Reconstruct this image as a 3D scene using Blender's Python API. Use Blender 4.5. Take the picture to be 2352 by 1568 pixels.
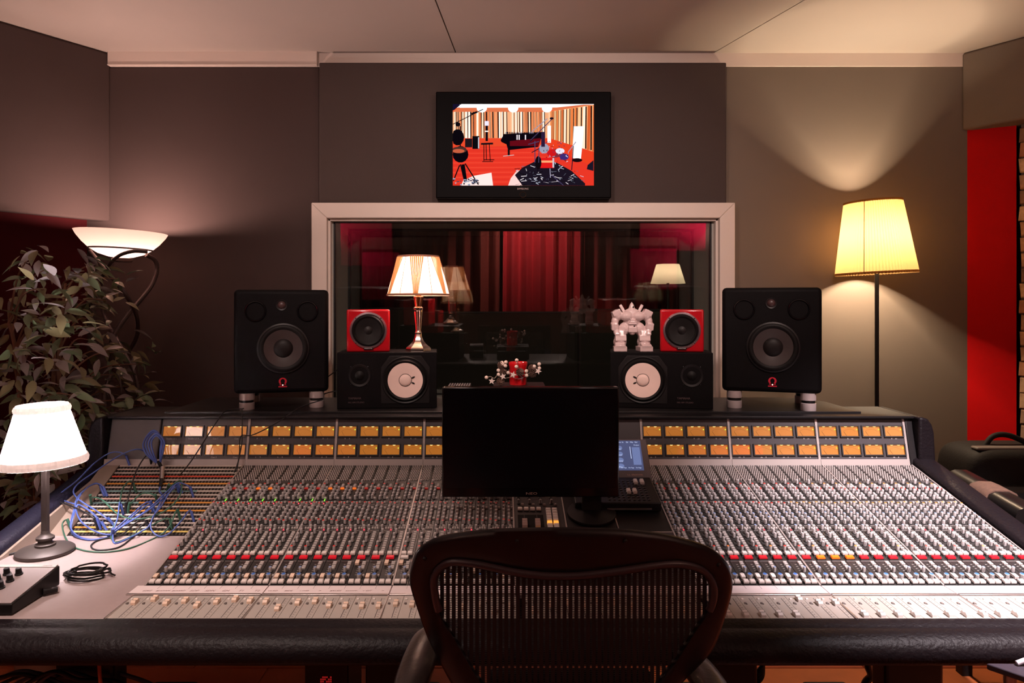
import bpy, bmesh, math, random
from mathutils import Vector, Matrix, Euler

for o in list(bpy.data.objects):
    bpy.data.objects.remove(o, do_unlink=True)
SC = bpy.context.scene
COL = SC.collection
R = math.radians
PI = math.pi
rnd = random.Random(7)

# ---------------------------------------------------------------- camera, world, exposure
EYE = 1.46
FPX, CX, CY = 1600.0, 1155.0, 700.0          # focal length and principal point in pixels of the 2352 x 1568 frame
cd = bpy.data.cameras.new('camera')
cam = bpy.data.objects.new('camera', cd)
COL.objects.link(cam)
cam.location = (0, 0, EYE)
cam.rotation_euler = (R(90), 0, 0)
cd.sensor_width = 36.0
cd.lens = FPX * 36.0 / 2352.0
cd.shift_x = (1176.0 - CX) / 2352.0
cd.shift_y = (CY - 784.0) / 2352.0
cd.clip_start = 0.05
SC.camera = cam

world = bpy.data.worlds.new('world')
SC.world = world
world.use_nodes = True
bg = world.node_tree.nodes['Background']
bg.inputs[0].default_value = (0.02, 0.012, 0.014, 1)
bg.inputs[1].default_value = 0.0

SC.view_settings.view_transform = 'Standard'
SC.view_settings.look = 'None'
SC.view_settings.gamma = 1.0
SC.view_settings.use_curve_mapping = False
SC.view_settings.exposure = 0.0

# lamp strengths (watts) and colours, used by the lamp builders below
WARM = (1.0, 0.76, 0.52)
PINK = (1.0, 0.66, 0.56)
WHITE = (1.0, 0.82, 0.84)
W_TABLE, W_TORCH, W_ACCENT, W_FLOOR = 40.0, 33.0, 9.0, 145.0
W_FILL_UP = 300.0  # strength of the added rear uplighters
W_KEY, W_FRONT, W_REAR_FILL, W_BOOTH = 780.0, 135.0, 8.0, 1.6


def at(px, py, d):
    """point at depth d that lies on the given pixel of the frame"""
    return Vector(((px - CX) * d / FPX, d, EYE - (py - CY) * d / FPX))


# ---------------------------------------------------------------- helpers
def srgb(r, g, b):
    f = lambda c: (c / 12.92) if c <= 0.04045 else ((c + 0.055) / 1.055) ** 2.4
    return (f(r / 255.0), f(g / 255.0), f(b / 255.0))


def mat(name, col, rough=0.5, metal=0.0, spec=0.5, emit=None, es=0.0, bump=None, var=None, coat=0.0, sheen=0.0):
    m = bpy.data.materials.new(name)
    m.use_nodes = True
    nt = m.node_tree
    b = nt.nodes['Principled BSDF']
    b.inputs['Base Color'].default_value = (*col, 1)
    b.inputs['Roughness'].default_value = rough
    b.inputs['Metallic'].default_value = metal
    b.inputs['Specular IOR Level'].default_value = spec
    b.inputs['Coat Weight'].default_value = coat
    b.inputs['Coat Roughness'].default_value = 0.05
    b.inputs['Sheen Weight'].default_value = sheen
    if emit:
        b.inputs['Emission Color'].default_value = (*emit, 1)
        b.inputs['Emission Strength'].default_value = es
    if bump or var:
        tc = nt.nodes.new('ShaderNodeTexCoord')
    if var:
        n = nt.nodes.new('ShaderNodeTexNoise')
        n.inputs['Scale'].default_value = var[0]
        n.inputs['Detail'].default_value = 6
        nt.links.new(tc.outputs['Object'], n.inputs['Vector'])
        mx = nt.nodes.new('ShaderNodeMix')
        mx.data_type = 'RGBA'
        mx.inputs[6].default_value = (*[c * (1 - var[1]) for c in col], 1)
        mx.inputs[7].default_value = (*[min(1, c * (1 + var[1])) for c in col], 1)
        nt.links.new(n.outputs['Fac'], mx.inputs[0])
        nt.links.new(mx.outputs[2], b.inputs['Base Color'])
    if bump:
        n2 = nt.nodes.new('ShaderNodeTexNoise')
        n2.inputs['Scale'].default_value = bump[0]
        n2.inputs['Detail'].default_value = 4
        nt.links.new(tc.outputs['Object'], n2.inputs['Vector'])
        bp = nt.nodes.new('ShaderNodeBump')
        bp.inputs['Strength'].default_value = bump[1]
        bp.inputs['Distance'].default_value = 0.002
        nt.links.new(n2.outputs['Fac'], bp.inputs['Height'])
        nt.links.new(bp.outputs['Normal'], b.inputs['Normal'])
    return m


def shade_mat(name, col, trans=0.6):
    """lampshade cloth: lets light through and scatters it"""
    m = bpy.data.materials.new(name)
    m.use_nodes = True
    nt = m.node_tree
    nt.nodes.remove(nt.nodes['Principled BSDF'])
    out = nt.nodes['Material Output']
    d = nt.nodes.new('ShaderNodeBsdfDiffuse')
    t = nt.nodes.new('ShaderNodeBsdfTranslucent')
    d.inputs[0].default_value = (*col, 1)
    t.inputs[0].default_value = (*col, 1)
    mx = nt.nodes.new('ShaderNodeMixShader')
    mx.inputs[0].default_value = trans
    nt.links.new(d.outputs[0], mx.inputs[1])
    nt.links.new(t.outputs[0], mx.inputs[2])
    nt.links.new(mx.outputs[0], out.inputs[0])
    return m


def glass_mat(name, refl=0.09, tint=(1, 1, 1)):
    m = bpy.data.materials.new(name)
    m.use_nodes = True
    nt = m.node_tree
    nt.nodes.remove(nt.nodes['Principled BSDF'])
    out = nt.nodes['Material Output']
    t = nt.nodes.new('ShaderNodeBsdfTransparent')
    t.inputs[0].default_value = (*tint, 1)
    g = nt.nodes.new('ShaderNodeBsdfGlossy')
    g.inputs['Roughness'].default_value = 0.0
    mx = nt.nodes.new('ShaderNodeMixShader')
    mx.inputs[0].default_value = refl
    nt.links.new(t.outputs[0], mx.inputs[1])
    nt.links.new(g.outputs[0], mx.inputs[2])
    nt.links.new(mx.outputs[0], out.inputs[0])
    return m


def emit_mat(name, col, es):
    m = bpy.data.materials.new(name)
    m.use_nodes = True
    nt = m.node_tree
    nt.nodes.remove(nt.nodes['Principled BSDF'])
    e = nt.nodes.new('ShaderNodeEmission')
    e.inputs[0].default_value = (*col, 1)
    e.inputs[1].default_value = es
    nt.links.new(e.outputs[0], nt.nodes['Material Output'].inputs[0])
    return m


def mw(o):
    if o.parent is None:
        return o.matrix_basis.copy()
    return mw(o.parent) @ o.matrix_parent_inverse @ o.matrix_basis


def attach(o, parent):
    if parent is not None:
        o.parent = parent
        o.matrix_parent_inverse = mw(parent).inverted()
    return o


def tag(o, label=None, cat=None, group=None, kind=None):
    if label: o['label'] = label
    if cat: o['category'] = cat
    if group: o['group'] = group
    if kind: o['kind'] = kind
    return o


def thing(name, loc, label, cat, group=None):
    o = bpy.data.objects.new(name, None)
    o.empty_display_size = 0.05
    COL.objects.link(o)
    o.location = loc
    return tag(o, label, cat, group)


class MB:
    """collects shapes into one mesh"""
    def __init__(s):
        s.v, s.f, s.m = [], [], []

    def add(s, verts, faces, mi=0):
        b = len(s.v)
        s.v.extend(tuple(p) for p in verts)
        for i, f in enumerate(faces):
            s.f.append(tuple(b + k for k in f))
            s.m.append(mi[i] if isinstance(mi, (list, tuple)) else mi)
        return s

    def box(s, x0, x1, y0, y1, z0, z1, mi=0, M=None):
        p = [(x0, y0, z0), (x1, y0, z0), (x1, y1, z0), (x0, y1, z0), (x0, y0, z1), (x1, y0, z1), (x1, y1, z1), (x0, y1, z1)]
        if M is not None:
            p = [M @ Vector(q) for q in p]
        return s.add(p, [(3, 2, 1, 0), (4, 5, 6, 7), (0, 1, 5, 4), (1, 2, 6, 5), (2, 3, 7, 6), (3, 0, 4, 7)], mi)

    def frustum(s, c, w, l, h, inset, mi=0, M=None):
        """block on c = centre of its base, w along x, l along y, top drawn in by inset"""
        x, y, z = c
        p = [(x - w / 2, y - l / 2, z), (x + w / 2, y - l / 2, z), (x + w / 2, y + l / 2, z), (x - w / 2, y + l / 2, z)]
        p += [(x - w / 2, y - l / 2, z + h * .7), (x + w / 2, y - l / 2, z + h * .7), (x + w / 2, y + l / 2, z + h * .7), (x - w / 2, y + l / 2, z + h * .7)]
        a, b = w / 2 - inset, l / 2 - inset
        p += [(x - a, y - b, z + h), (x + a, y - b, z + h), (x + a, y + b, z + h), (x - a, y + b, z + h)]
        if M is not None:
            p = [M @ Vector(q) for q in p]
        f = []
        for k in range(2):
            for i in range(4):
                j = (i + 1) % 4
                f.append((4 * k + i, 4 * k + j, 4 * k + 4 + j, 4 * k + 4 + i))
        f.append((8, 9, 10, 11))
        return s.add(p, f, mi)

    def prism(s, poly, lo, hi, axis='z', mi=0, M=None):
        """polygon extruded along an axis; poly in the other two axes, in order"""
        def mk(a, b, t):
            return {'z': (a, b, t), 'x': (t, a, b), 'y': (a, t, b)}[axis]
        n = len(poly)
        p = [mk(a, b, lo) for a, b in poly] + [mk(a, b, hi) for a, b in poly]
        if M is not None:
            p = [M @ Vector(q) for q in p]
        f = [tuple(range(n))[::-1], tuple(range(n, 2 * n))]
        f += [(i, (i + 1) % n, n + (i + 1) % n, n + i) for i in range(n)]
        return s.add(p, f, mi)

    def lathe(s, prof, n=24, mi=0, M=None, rf=None):
        """profile of (radius, height) round z; mi may be a list, one per profile step; rf(angle) scales the radius"""
        p, ring = [], []
        for r, z in prof:
            if r < 1e-6:
                ring.append([len(p)]); p.append((0, 0, z))
            else:
                ring.append(list(range(len(p), len(p) + n)))
                for i in range(n):
                    a = 2 * PI * i / n
                    k = r * (rf(i) if rf else 1)
                    p.append((k * math.cos(a), k * math.sin(a), z))
        f, fm = [], []
        for k in range(len(prof) - 1):
            A, B = ring[k], ring[k + 1]
            mm = mi[k] if isinstance(mi, (list, tuple)) else mi
            if len(A) == 1 and len(B) == 1:
                continue
            for i in range(n):
                j = (i + 1) % n
                if len(A) == 1: f.append((A[0], B[j], B[i]))
                elif len(B) == 1: f.append((A[i], A[j], B[0]))
                else: f.append((A[i], A[j], B[j], B[i]))
                fm.append(mm)
        if M is not None:
            p = [M @ Vector(q) for q in p]
        return s.add(p, f, fm)

    def cyl(s, p0, p1, r0, r1=None, n=12, mi=0, caps=True):
        p0, p1 = Vector(p0), Vector(p1)
        r1 = r0 if r1 is None else r1
        d = p1 - p0
        M = Matrix.Translation(p0) @ d.to_track_quat('Z', 'Y').to_matrix().to_4x4()
        L = d.length
        prof = ([(0, 0)] if caps else []) + [(r0, 0), (r1, L)] + ([(0, L)] if caps else [])
        return s.lathe(prof, n, mi, M)

    def ball(s, c, r, n=10, k=6, mi=0, M=None, sc=(1, 1, 1)):
        T = Matrix.Translation(c) @ Matrix.Diagonal((*sc, 1))
        if M is not None: T = M @ T
        prof = [(0, -r)] + [(r * math.cos(a), r * math.sin(a)) for a in [-PI / 2 + PI * i / k for i in range(1, k)]] + [(0, r)]
        return s.lathe(prof, n, mi, T)

    def tube(s, pts, r, n=8, mi=0, closed=False, caps=True):
        pts = [Vector(p) for p in pts]
        N = len(pts)
        rad = r if isinstance(r, (list, tuple)) else [r] * N
        tang = []
        for i in range(N):
            a = pts[(i - 1) % N] if (closed or i > 0) else pts[i]
            b = pts[(i + 1) % N] if (closed or i < N - 1) else pts[i]
            t = b - a
            tang.append(t.normalized() if t.length > 1e-9 else Vector((0, 0, 1)))
        u = tang[0].orthogonal().normalized()
        p = []
        for i in range(N):
            u = (u - tang[i] * u.dot(tang[i]))
            u = u.normalized() if u.length > 1e-6 else tang[i].orthogonal().normalized()
            w = tang[i].cross(u)
            for k in range(n):
                a = 2 * PI * k / n
                p.append(pts[i] + (u * math.cos(a) + w * math.sin(a)) * rad[i])
        f = []
        for i in range(N if closed else N - 1):
            j = (i + 1) % N
            for k in range(n):
                l = (k + 1) % n
                f.append((i * n + k, i * n + l, j * n + l, j * n + k))
        if caps and not closed:
            f.append(tuple(range(n))[::-1])
            f.append(tuple((N - 1) * n + k for k in range(n)))
        return s.add(p, f, mi)

    def mesh(s, name, mats, smooth=None):
        me = bpy.data.meshes.new(name)
        me.from_pydata(s.v, [], s.f)
        for m in (mats if isinstance(mats, (list, tuple)) else [mats]):
            me.materials.append(m)
        me.polygons.foreach_set('material_index', s.m)
        if smooth is not None:
            me.polygons.foreach_set('use_smooth', [True] * len(me.polygons))
            me.set_sharp_from_angle(angle=R(smooth))
        me.update()
        return me

    def build(s, name, mats, parent=None, smooth=None, bevel=None, fix=False):
        me = s.mesh(name, mats, smooth)
        if fix:
            bm = bmesh.new(); bm.from_mesh(me)
            bmesh.ops.recalc_face_normals(bm, faces=bm.faces)
            bm.to_mesh(me); bm.free()
        o = bpy.data.objects.new(name, me)
        COL.objects.link(o)
        attach(o, parent)
        if bevel:
            b = o.modifiers.new('bevel', 'BEVEL')
            b.width, b.segments, b.limit_method, b.angle_limit = bevel, 3, 'ANGLE', R(40)
            b.harden_normals = False
            if smooth is None:
                me.polygons.foreach_set('use_smooth', [True] * len(me.polygons))
                me.set_sharp_from_angle(angle=R(35))
        return o


def put(name, me, parent, loc, rot=(0, 0, 0), scale=None):
    """one more object that shares a mesh"""
    o = bpy.data.objects.new(name, me)
    COL.objects.link(o)
    o.location = loc
    o.rotation_euler = rot
    if scale: o.scale = scale
    return attach(o, parent)


def spline(pts, k=6):
    """smooth path through points"""
    pts = [Vector(p) for p in pts]
    if len(pts) < 3: return pts
    P = [2 * pts[0] - pts[1]] + pts + [2 * pts[-1] - pts[-2]]
    out = []
    for i in range(1, len(P) - 2):
        a, b, c, d = P[i - 1], P[i], P[i + 1], P[i + 2]
        for j in range(k):
            t = j / k
            out.append(0.5 * ((2 * b) + (c - a) * t + (2 * a - 5 * b + 4 * c - d) * t * t + (3 * b - 3 * c + d - a) * t ** 3))
    out.append(pts[-1])
    return out


_fonts = {}
def text_into(mb, body, size, M, mi=0, align='CENTER', depth=0.0002):
    """lettering as flat raised geometry: text lies in the xy plane of M"""
    key = (body, align)
    if key not in _fonts:
        c = bpy.data.curves.new('lettering', 'FONT')
        c.body = body; c.align_x = align; c.align_y = 'CENTER'; c.size = 1.0
        c.resolution_u = 2
        o = bpy.data.objects.new('lettering', c)
        me = o.to_mesh()
        _fonts[key] = ([v.co.copy() for v in me.vertices], [tuple(p.vertices) for p in me.polygons])
        o.to_mesh_clear()
        bpy.data.objects.remove(o); bpy.data.curves.remove(c)
    vs, fs = _fonts[key]
    mb.add([M @ Vector((v.x * size, v.y * size, depth)) for v in vs], fs, mi)


def frame_M(origin, xdir, ydir):
    x = Vector(xdir).normalized(); y = Vector(ydir).normalized(); z = x.cross(y)
    M = Matrix((x, y, z)).transposed().to_4x4()
    M.translation = origin
    return M


FRONT = lambda p: frame_M(p, (1, 0, 0), (0, 0, 1))     # text that faces the camera


def lamp_light(name, loc, power, col, radius, parent=None, kind='POINT', rot=None, spot=None):
    l = bpy.data.lights.new(name, kind)
    l.energy = power; l.color = col
    l.shadow_soft_size = radius
    if spot:
        l.spot_size, l.spot_blend = R(spot[0]), spot[1]
    o = bpy.data.objects.new(name, l)
    COL.objects.link(o)
    o.location = loc
    if rot is not None: o.rotation_euler = rot
    return attach(o, parent)


# ---------------------------------------------------------------- materials
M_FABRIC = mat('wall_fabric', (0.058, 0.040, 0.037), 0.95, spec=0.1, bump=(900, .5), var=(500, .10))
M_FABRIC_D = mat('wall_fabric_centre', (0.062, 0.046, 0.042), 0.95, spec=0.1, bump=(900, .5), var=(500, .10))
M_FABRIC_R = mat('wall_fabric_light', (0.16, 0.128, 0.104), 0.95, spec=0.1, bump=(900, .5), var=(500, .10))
M_CEIL = mat('ceiling_fabric', (0.42, 0.365, 0.325), 0.95, spec=0.1, bump=(700, .3), var=(3, .04))
M_TRIM = mat('painted_trim', (0.62, 0.53, 0.47), 0.55, var=(8, .03))
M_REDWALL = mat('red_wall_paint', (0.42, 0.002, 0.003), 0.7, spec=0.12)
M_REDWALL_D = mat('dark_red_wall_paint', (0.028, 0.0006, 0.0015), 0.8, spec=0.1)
M_GAP = mat('dark_gap', (0.01, 0.008, 0.008), 0.9)
M_MORTAR = mat('mortar', (0.10, 0.075, 0.06), 0.95, bump=(80, .6))
M_BRICKS = [mat('brick_' + n, c, 0.9, bump=(45, 1.0), var=(38, .7)) for n, c in
            (('tan', (.36, .22, .125)), ('brown', (.20, .12, .075)), ('pale', (.46, .32, .20)), ('rust', (.32, .145, .07)))]
M_FLOOR = mat('floor_base', (0.10, 0.03, 0.015), 0.6)
M_PLANKS = [mat('floor_plank_%s' % n, c, 0.35, var=(14, .25)) for n, c in
            (('red', (.42, .085, .03)), ('orange', (.50, .13, .04)), ('deep', (.36, .07, .025)))]
M_BLACK = mat('black_plastic', (0.008, 0.0065, 0.007), 0.45, spec=.3)
M_BLACK_M = mat('black_matt', (0.0035, 0.0026, 0.003), 0.6, spec=.10, bump=(300, .2))
M_BLACK_G = mat('black_gloss', (0.006, 0.005, 0.006), 0.12)
M_LEATHER = mat('black_leather', (0.008, 0.0055, 0.007), 0.48, bump=(110, 1.0), spec=.16)
M_NAVY = mat('navy_leather', (0.007, 0.0065, 0.016), 0.6, spec=.2, bump=(140, 1.0))
M_STRIP = mat('channel_panel', (0.032, 0.029, 0.028), 0.45, metal=.2, var=(60, .1))
M_PANEL = mat('bridge_panel', (0.10, 0.085, 0.085), 0.5, var=(30, .08))
M_PANEL_D = mat('bridge_panel_dark', (0.045, 0.038, 0.042), 0.5)
M_SILVER = mat('brushed_silver', (0.42, 0.37, 0.35), 0.45, metal=.4)
M_ALU = mat('satin_aluminium', (0.60, 0.55, 0.54), 0.30, metal=.9)
M_FADERP = mat('fader_panel', (0.46, 0.42, 0.38), 0.5, metal=.15, var=(20, .05))
M_KNOB = mat('knob_grey', (0.44, 0.41, 0.405), 0.5)
M_SKIRT = mat('knob_skirt', (0.02, 0.018, 0.018), 0.5)
M_WHITEC = mat('cap_white', (0.78, 0.72, 0.68), 0.45)
M_KEY = mat('cap_grey_white', (0.48, 0.44, 0.42), 0.45)
M_IVORY = mat('cap_ivory', (0.80, 0.60, 0.46), 0.45)
M_CAPRED = mat('cap_red', (0.75, 0.03, 0.02), 0.45)
M_CAPORA = mat('cap_orange', (0.85, 0.22, 0.04), 0.45)
M_CAPBLU = mat('cap_blue', (0.06, 0.17, 0.50), 0.4)
M_CAPLBL = mat('cap_pale_blue', (0.22, 0.30, 0.50), 0.45)
M_REDLIT = mat('lit_red_button', (0.55, 0.01, 0.02), 0.35, emit=(1, 0.01, 0.03), es=0.25)
M_ORALIT = mat('lit_orange_button', (0.7, 0.14, 0.01), 0.35, emit=(1, 0.18, 0.01), es=0.55)
M_AMBLIT = mat('lit_amber_button', (0.7, 0.35, 0.05), 0.35, emit=(1, 0.42, 0.06), es=0.9)
M_LEDG = emit_mat('led_green', (0.25, 1.0, 0.05), 1.6)
M_LEDR = emit_mat('led_red', (1.0, 0.04, 0.07), 2.5)
M_TAPE = mat('label_tape', (0.82, 0.72, 0.72), 0.6)
M_INK = mat('ink', (0.22, 0.08, 0.09), 0.8)
M_PRINT_D = mat('print_dark', (0.06, 0.05, 0.05), 0.7)
M_PRINT_L = mat('print_light', (0.62, 0.56, 0.54), 0.6)
M_DESK = mat('desk_laminate', (0.37, 0.295, 0.285), 0.5, var=(60, .05))
M_BEIGE = mat('beige_side_panel', (0.30, 0.235, 0.19), 0.5)
M_METER = mat('meter_face', (0.30, 0.115, 0.018), 0.35, emit=(1.0, 0.33, 0.035), es=0.34, coat=0.6)
M_BULB = emit_mat('meter_bulb', (1.0, 0.58, 0.20), 1.7)
M_NEEDLE = mat('needle', (0.05, 0.015, 0.005), 0.6)
M_METER.node_tree.nodes['Principled BSDF'].inputs['Coat Weight'].default_value = 1.0
M_METER.node_tree.nodes['Principled BSDF'].inputs['Coat IOR'].default_value = 2.0
M_METER.node_tree.nodes['Principled BSDF'].inputs['Coat Roughness'].default_value = 0.02

# ================================================================ the room
WALL = 3.60                                     # depth of the wall behind the console
ZC = 2.76                                       # ceiling height
L0 = Vector((-2.21, WALL, 0)); R0 = Vector((2.40, WALL, 0))
LD = Vector((-math.sin(R(33.5)), -math.cos(R(33.5)), 0))
RD = Vector((math.sin(R(34)), -math.cos(R(34)), 0))
L1 = L0 + LD * 2.6
R1 = Vector((2.577, 3.495, 0)); R2 = R1 + RD * 2.2
REAR = -2.3


def wall_strip(mb, a, b, z0, z1, t, mi=0):
    """vertical slab from plan point a to b; thickness t to the left of a->b"""
    d = (b - a).normalized(); n = Vector((-d.y, d.x, 0)) * t
    mb.prism([(a.x, a.y), (b.x, b.y), (b.x + n.x, b.y + n.y), (a.x + n.x, a.y + n.y)], z0, z1, 'z', mi)


fl = MB().box(-4.2, 4.2, REAR - .2, 6.6, -0.06, -0.012).build('floor', M_FLOOR)
tag(fl, 'red-orange wooden plank floor', None, kind='structure')
pm = {}
for i, y in enumerate([2.40 + .115 * k for k in range(11)]):
    x = -2.6 - rnd.random() * .8
    while x < 2.9:
        L = rnd.choice((.9, 1.2, 1.5))
        key = (L, rnd.randrange(3))
        if key not in pm:
            pm[key] = MB().frustum((0, 0, 0), L - .003, .112, .012, .0015).mesh('plank', M_PLANKS[key[1]])
        put('plank', pm[key], fl, (x + L / 2, y, -.012))
        x += L
M_FLOOR2 = M_PLANKS[0]
rest = MB()
for i in range(41):
    rest.box(-4.2, 4.2, REAR + .115 * i - .02, REAR + .115 * i + .092, -.012, -.0005)
rest.build('planks_beyond', M_FLOOR2, fl)['kind'] = 'stuff'

# wall behind the console, with the hole for the window
WX0, WX1, WZ0, WZ1 = -0.8756, 1.079, 0.95, 1.89
wb = MB()
wb.box(-2.6, WX0 - .02, 3.62, 3.97, 0, 2.8)
wb.box(WX1 + .02, 2.62, 3.62, 3.97, 0, 2.8)
wb.box(WX0 - .02, WX1 + .02, 3.62, 3.97, WZ1 + .02, 2.8)
wb.box(WX0 - .02, WX1 + .02, 3.62, 3.97, 0, WZ0 - .02)
wall_back = tag(wb.build('wall_back', M_TRIM), 'wall behind the console, clad in taupe fabric panels', None, kind='structure')


def soft_panel(name, x0, x1, z0, z1, y0, y1, m, label):
    o = MB().box(x0, x1, y0, y1, z0, z1).build(name, m, wall_back, bevel=.006)
    return tag(o, label)


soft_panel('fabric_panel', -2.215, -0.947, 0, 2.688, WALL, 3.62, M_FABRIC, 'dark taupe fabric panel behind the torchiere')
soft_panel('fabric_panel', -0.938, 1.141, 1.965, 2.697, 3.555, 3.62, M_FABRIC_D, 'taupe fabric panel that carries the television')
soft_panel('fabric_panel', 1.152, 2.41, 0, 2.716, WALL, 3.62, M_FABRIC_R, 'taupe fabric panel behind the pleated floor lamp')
tag(MB().box(-2.03, -0.955, 3.575, 3.62, 2.692, 2.762).box(-2.03, -0.955, 3.57, 3.62, 2.690, 2.694).build('trim_1', M_TRIM, None, bevel=.003),
    'pale painted board under the ceiling, beside the fabric soffit', None, kind='structure')
tag(MB().box(-0.955, 2.40, 3.598, 3.62, 2.69, 2.765).build('trim_2', M_TRIM, None, bevel=.003),
    'pale board recessed above the fabric panels', None, kind='structure')

# ceiling: three stretched panels with dark seams
ce = tag(MB().box(-4.2, 4.2, REAR - .2, 4.2, 2.785, 2.85).build('ceiling', M_GAP), 'pale stretched fabric ceiling with dark seams', None, kind='structure')
s1 = lambda y: -.24 - .072 * (3.64 - y)
s2 = lambda y: 1.073 + .319 * (3.64 - y)
yb = REAR
g = .003
for poly in ([(-4.2, 3.62), (-4.2, yb), (s1(yb) - g, yb), (s1(3.62) - g, 3.62)],
             [(s1(3.62) + g, 3.62), (s1(yb) + g, yb), (s2(yb) - g, yb), (s2(3.62) - g, 3.62)],
             [(s2(3.62) + g, 3.62), (s2(yb) + g, yb), (4.2, yb), (4.2, 3.62)]):
    MB().prism(poly, ZC, 2.79).build('ceiling_panel', M_CEIL, ce, fix=True)

# slanting side walls, soffits
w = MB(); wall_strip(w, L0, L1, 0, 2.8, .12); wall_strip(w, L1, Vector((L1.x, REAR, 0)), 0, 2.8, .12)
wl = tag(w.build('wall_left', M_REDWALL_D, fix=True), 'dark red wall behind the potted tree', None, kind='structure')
S0 = Vector((-2.025, WALL, 0)); S1 = S0 + LD * 2.6
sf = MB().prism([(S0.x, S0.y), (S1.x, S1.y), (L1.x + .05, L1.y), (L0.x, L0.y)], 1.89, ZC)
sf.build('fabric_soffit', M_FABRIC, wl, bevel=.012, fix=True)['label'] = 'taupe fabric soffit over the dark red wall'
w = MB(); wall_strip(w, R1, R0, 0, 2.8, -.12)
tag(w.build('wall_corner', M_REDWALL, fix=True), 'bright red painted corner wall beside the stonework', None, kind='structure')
w = MB(); wall_strip(w, R2, R1 + RD * .02, 0, 2.8, -.12); wall_strip(w, Vector((R2.x, REAR, 0)), R2, 0, 2.8, -.12)
wr = tag(w.build('wall_right', M_MORTAR, fix=True), 'wall of rough tan bricks beside the red corner', None, kind='structure')
T0 = Vector((2.37, WALL, 0)); T1 = T0 + RD * 2.5
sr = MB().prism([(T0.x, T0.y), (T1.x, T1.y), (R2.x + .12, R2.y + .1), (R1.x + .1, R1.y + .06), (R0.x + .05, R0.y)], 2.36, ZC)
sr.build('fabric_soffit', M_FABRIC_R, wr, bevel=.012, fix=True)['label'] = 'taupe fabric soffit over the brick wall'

# bricks
bm_ = []
for k in range(10):
    m = MB()
    L, H, T = rnd.uniform(.15, .24), rnd.uniform(.066, .073), rnd.uniform(.010, .020)
    q = lambda: rnd.uniform(-.004, .004)
    p = [(-L / 2 + q(), 0, -H / 2 + q()), (L / 2 + q(), 0, -H / 2 + q()), (L / 2 + q(), 0, H / 2 + q()), (-L / 2 + q(), 0, H / 2 + q())]
    p += [(x * .97, .6 * -T + q() * .4, z * .97) for x, _, z in p[:4]] + [(x * .94 + q() * .5, -T, z * .86 + q() * .5) for x, _, z in p[:4]]
    f = []
    for r_ in range(2):
        for i in range(4):
            j = (i + 1) % 4
            f.append((4 * r_ + i, 4 * r_ + j, 4 * r_ + 4 + j, 4 * r_ + 4 + i))
    f.append((8, 9, 10, 11))
    m.add(p, f)
    bm_.append((L, m.mesh('brick', M_BRICKS[k % 4])))
ang = math.atan2(RD.y, RD.x)
for c in range(30):
    s_ = rnd.uniform(.0, .008)
    while s_ < .8:
        L, me = rnd.choice(bm_)
        if s_ + L > .03:
            pos = R1 + RD * (s_ + L / 2 + .012)
            b = put('brick', me, wr, (pos.x, pos.y, .045 + c * .078), (0, 0, ang + PI * 0))
        s_ += L + .014

# wall behind the camera with two red acoustic panels
w = MB(); w.box(-4.2, 4.2, REAR - .12, REAR, 0, 2.8)
wrear = tag(w.build('wall_rear', M_FABRIC), 'taupe fabric wall at the back of the control room', None, kind='structure')
M_PANELRED = mat('red_panel_cloth', (0.26, 0.006, 0.035), 0.9, spec=.1, bump=(500, .4))
for x0, x1, z0, z1, l in ((1.85, 2.75, 1.8, 2.4, 'red cloth acoustic panel on the rear wall beside the brick wall'),
                          (-2.2, -1.5, 1.6, 2.35, 'red cloth acoustic panel on the rear wall beside the dark red wall')):
    tag(MB().box(x0, x1, REAR + .002, REAR + .062, z0, z1).build('acoustic_baffle', M_PANELRED, None, bevel=.01), l, 'acoustic panel', 'red acoustic panels')

# ---------------------------------------------------------------- window to the recording room
win = bpy.data.objects.new('window_1', None); COL.objects.link(win); win.location = (.1, 3.6, WZ0)
tag(win, 'wide double-glazed window between control room and recording room', None, kind='structure')
OX0, OX1, OZ1 = -.972, 1.179, 1.979
fr = MB()
iw = .078
# mitred boards
top = [(OX0, OZ1), (OX1, OZ1), (OX1 - iw, OZ1 - iw), (OX0 + iw, OZ1 - iw)]
lef = [(OX0, .87), (OX0, OZ1), (OX0 + iw, OZ1 - iw), (OX0 + iw, .87)]
rig = [(OX1, .87), (OX1, OZ1), (OX1 - iw, OZ1 - iw), (OX1 - iw, .87)]
for nm, pl in (('frame_board', top), ('frame_board', lef), ('frame_board', rig)):
    MB().prism(pl, 3.535, 3.60, 'y').build(nm, M_TRIM, win, bevel=.004, fix=True)
MB().box(OX0, OX1, 3.52, 3.62, .84, .90).build('sill_board', M_TRIM, win, bevel=.004)
st = MB()
st.box(OX0 + iw - .002, OX0 + iw + .012, 3.565, 3.62, .9, OZ1 - iw)
st.box(OX1 - iw - .012, OX1 - iw + .002, 3.565, 3.62, .9, OZ1 - iw)
st.box(OX0 + iw, OX1 - iw, 3.565, 3.62, OZ1 - iw - .012, OZ1 - iw + .002)
st.build('inner_bead', M_TRIM, win, bevel=.002)['kind'] = 'stuff'
M_REVEAL = mat('window_reveal', (0.30, 0.29, 0.26), 0.6)
for nm, bxs in (('reveal_board', [(WX0 - .02, WX0, 3.60, 3.96, .93, WZ1)]), ('reveal_board', [(WX1, WX1 + .02, 3.60, 3.96, .93, WZ1)]),
                ('reveal_board', [(WX0 - .02, WX1 + .02, 3.60, 3.96, WZ1, WZ1 + .02)]), ('reveal_board', [(WX0 - .02, WX1 + .02, 3.60, 3.96, WZ0 - .02, WZ0)])):
    m = MB()
    for b in bxs: m.box(*b)
    m.build(nm, M_REVEAL, win)
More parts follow.
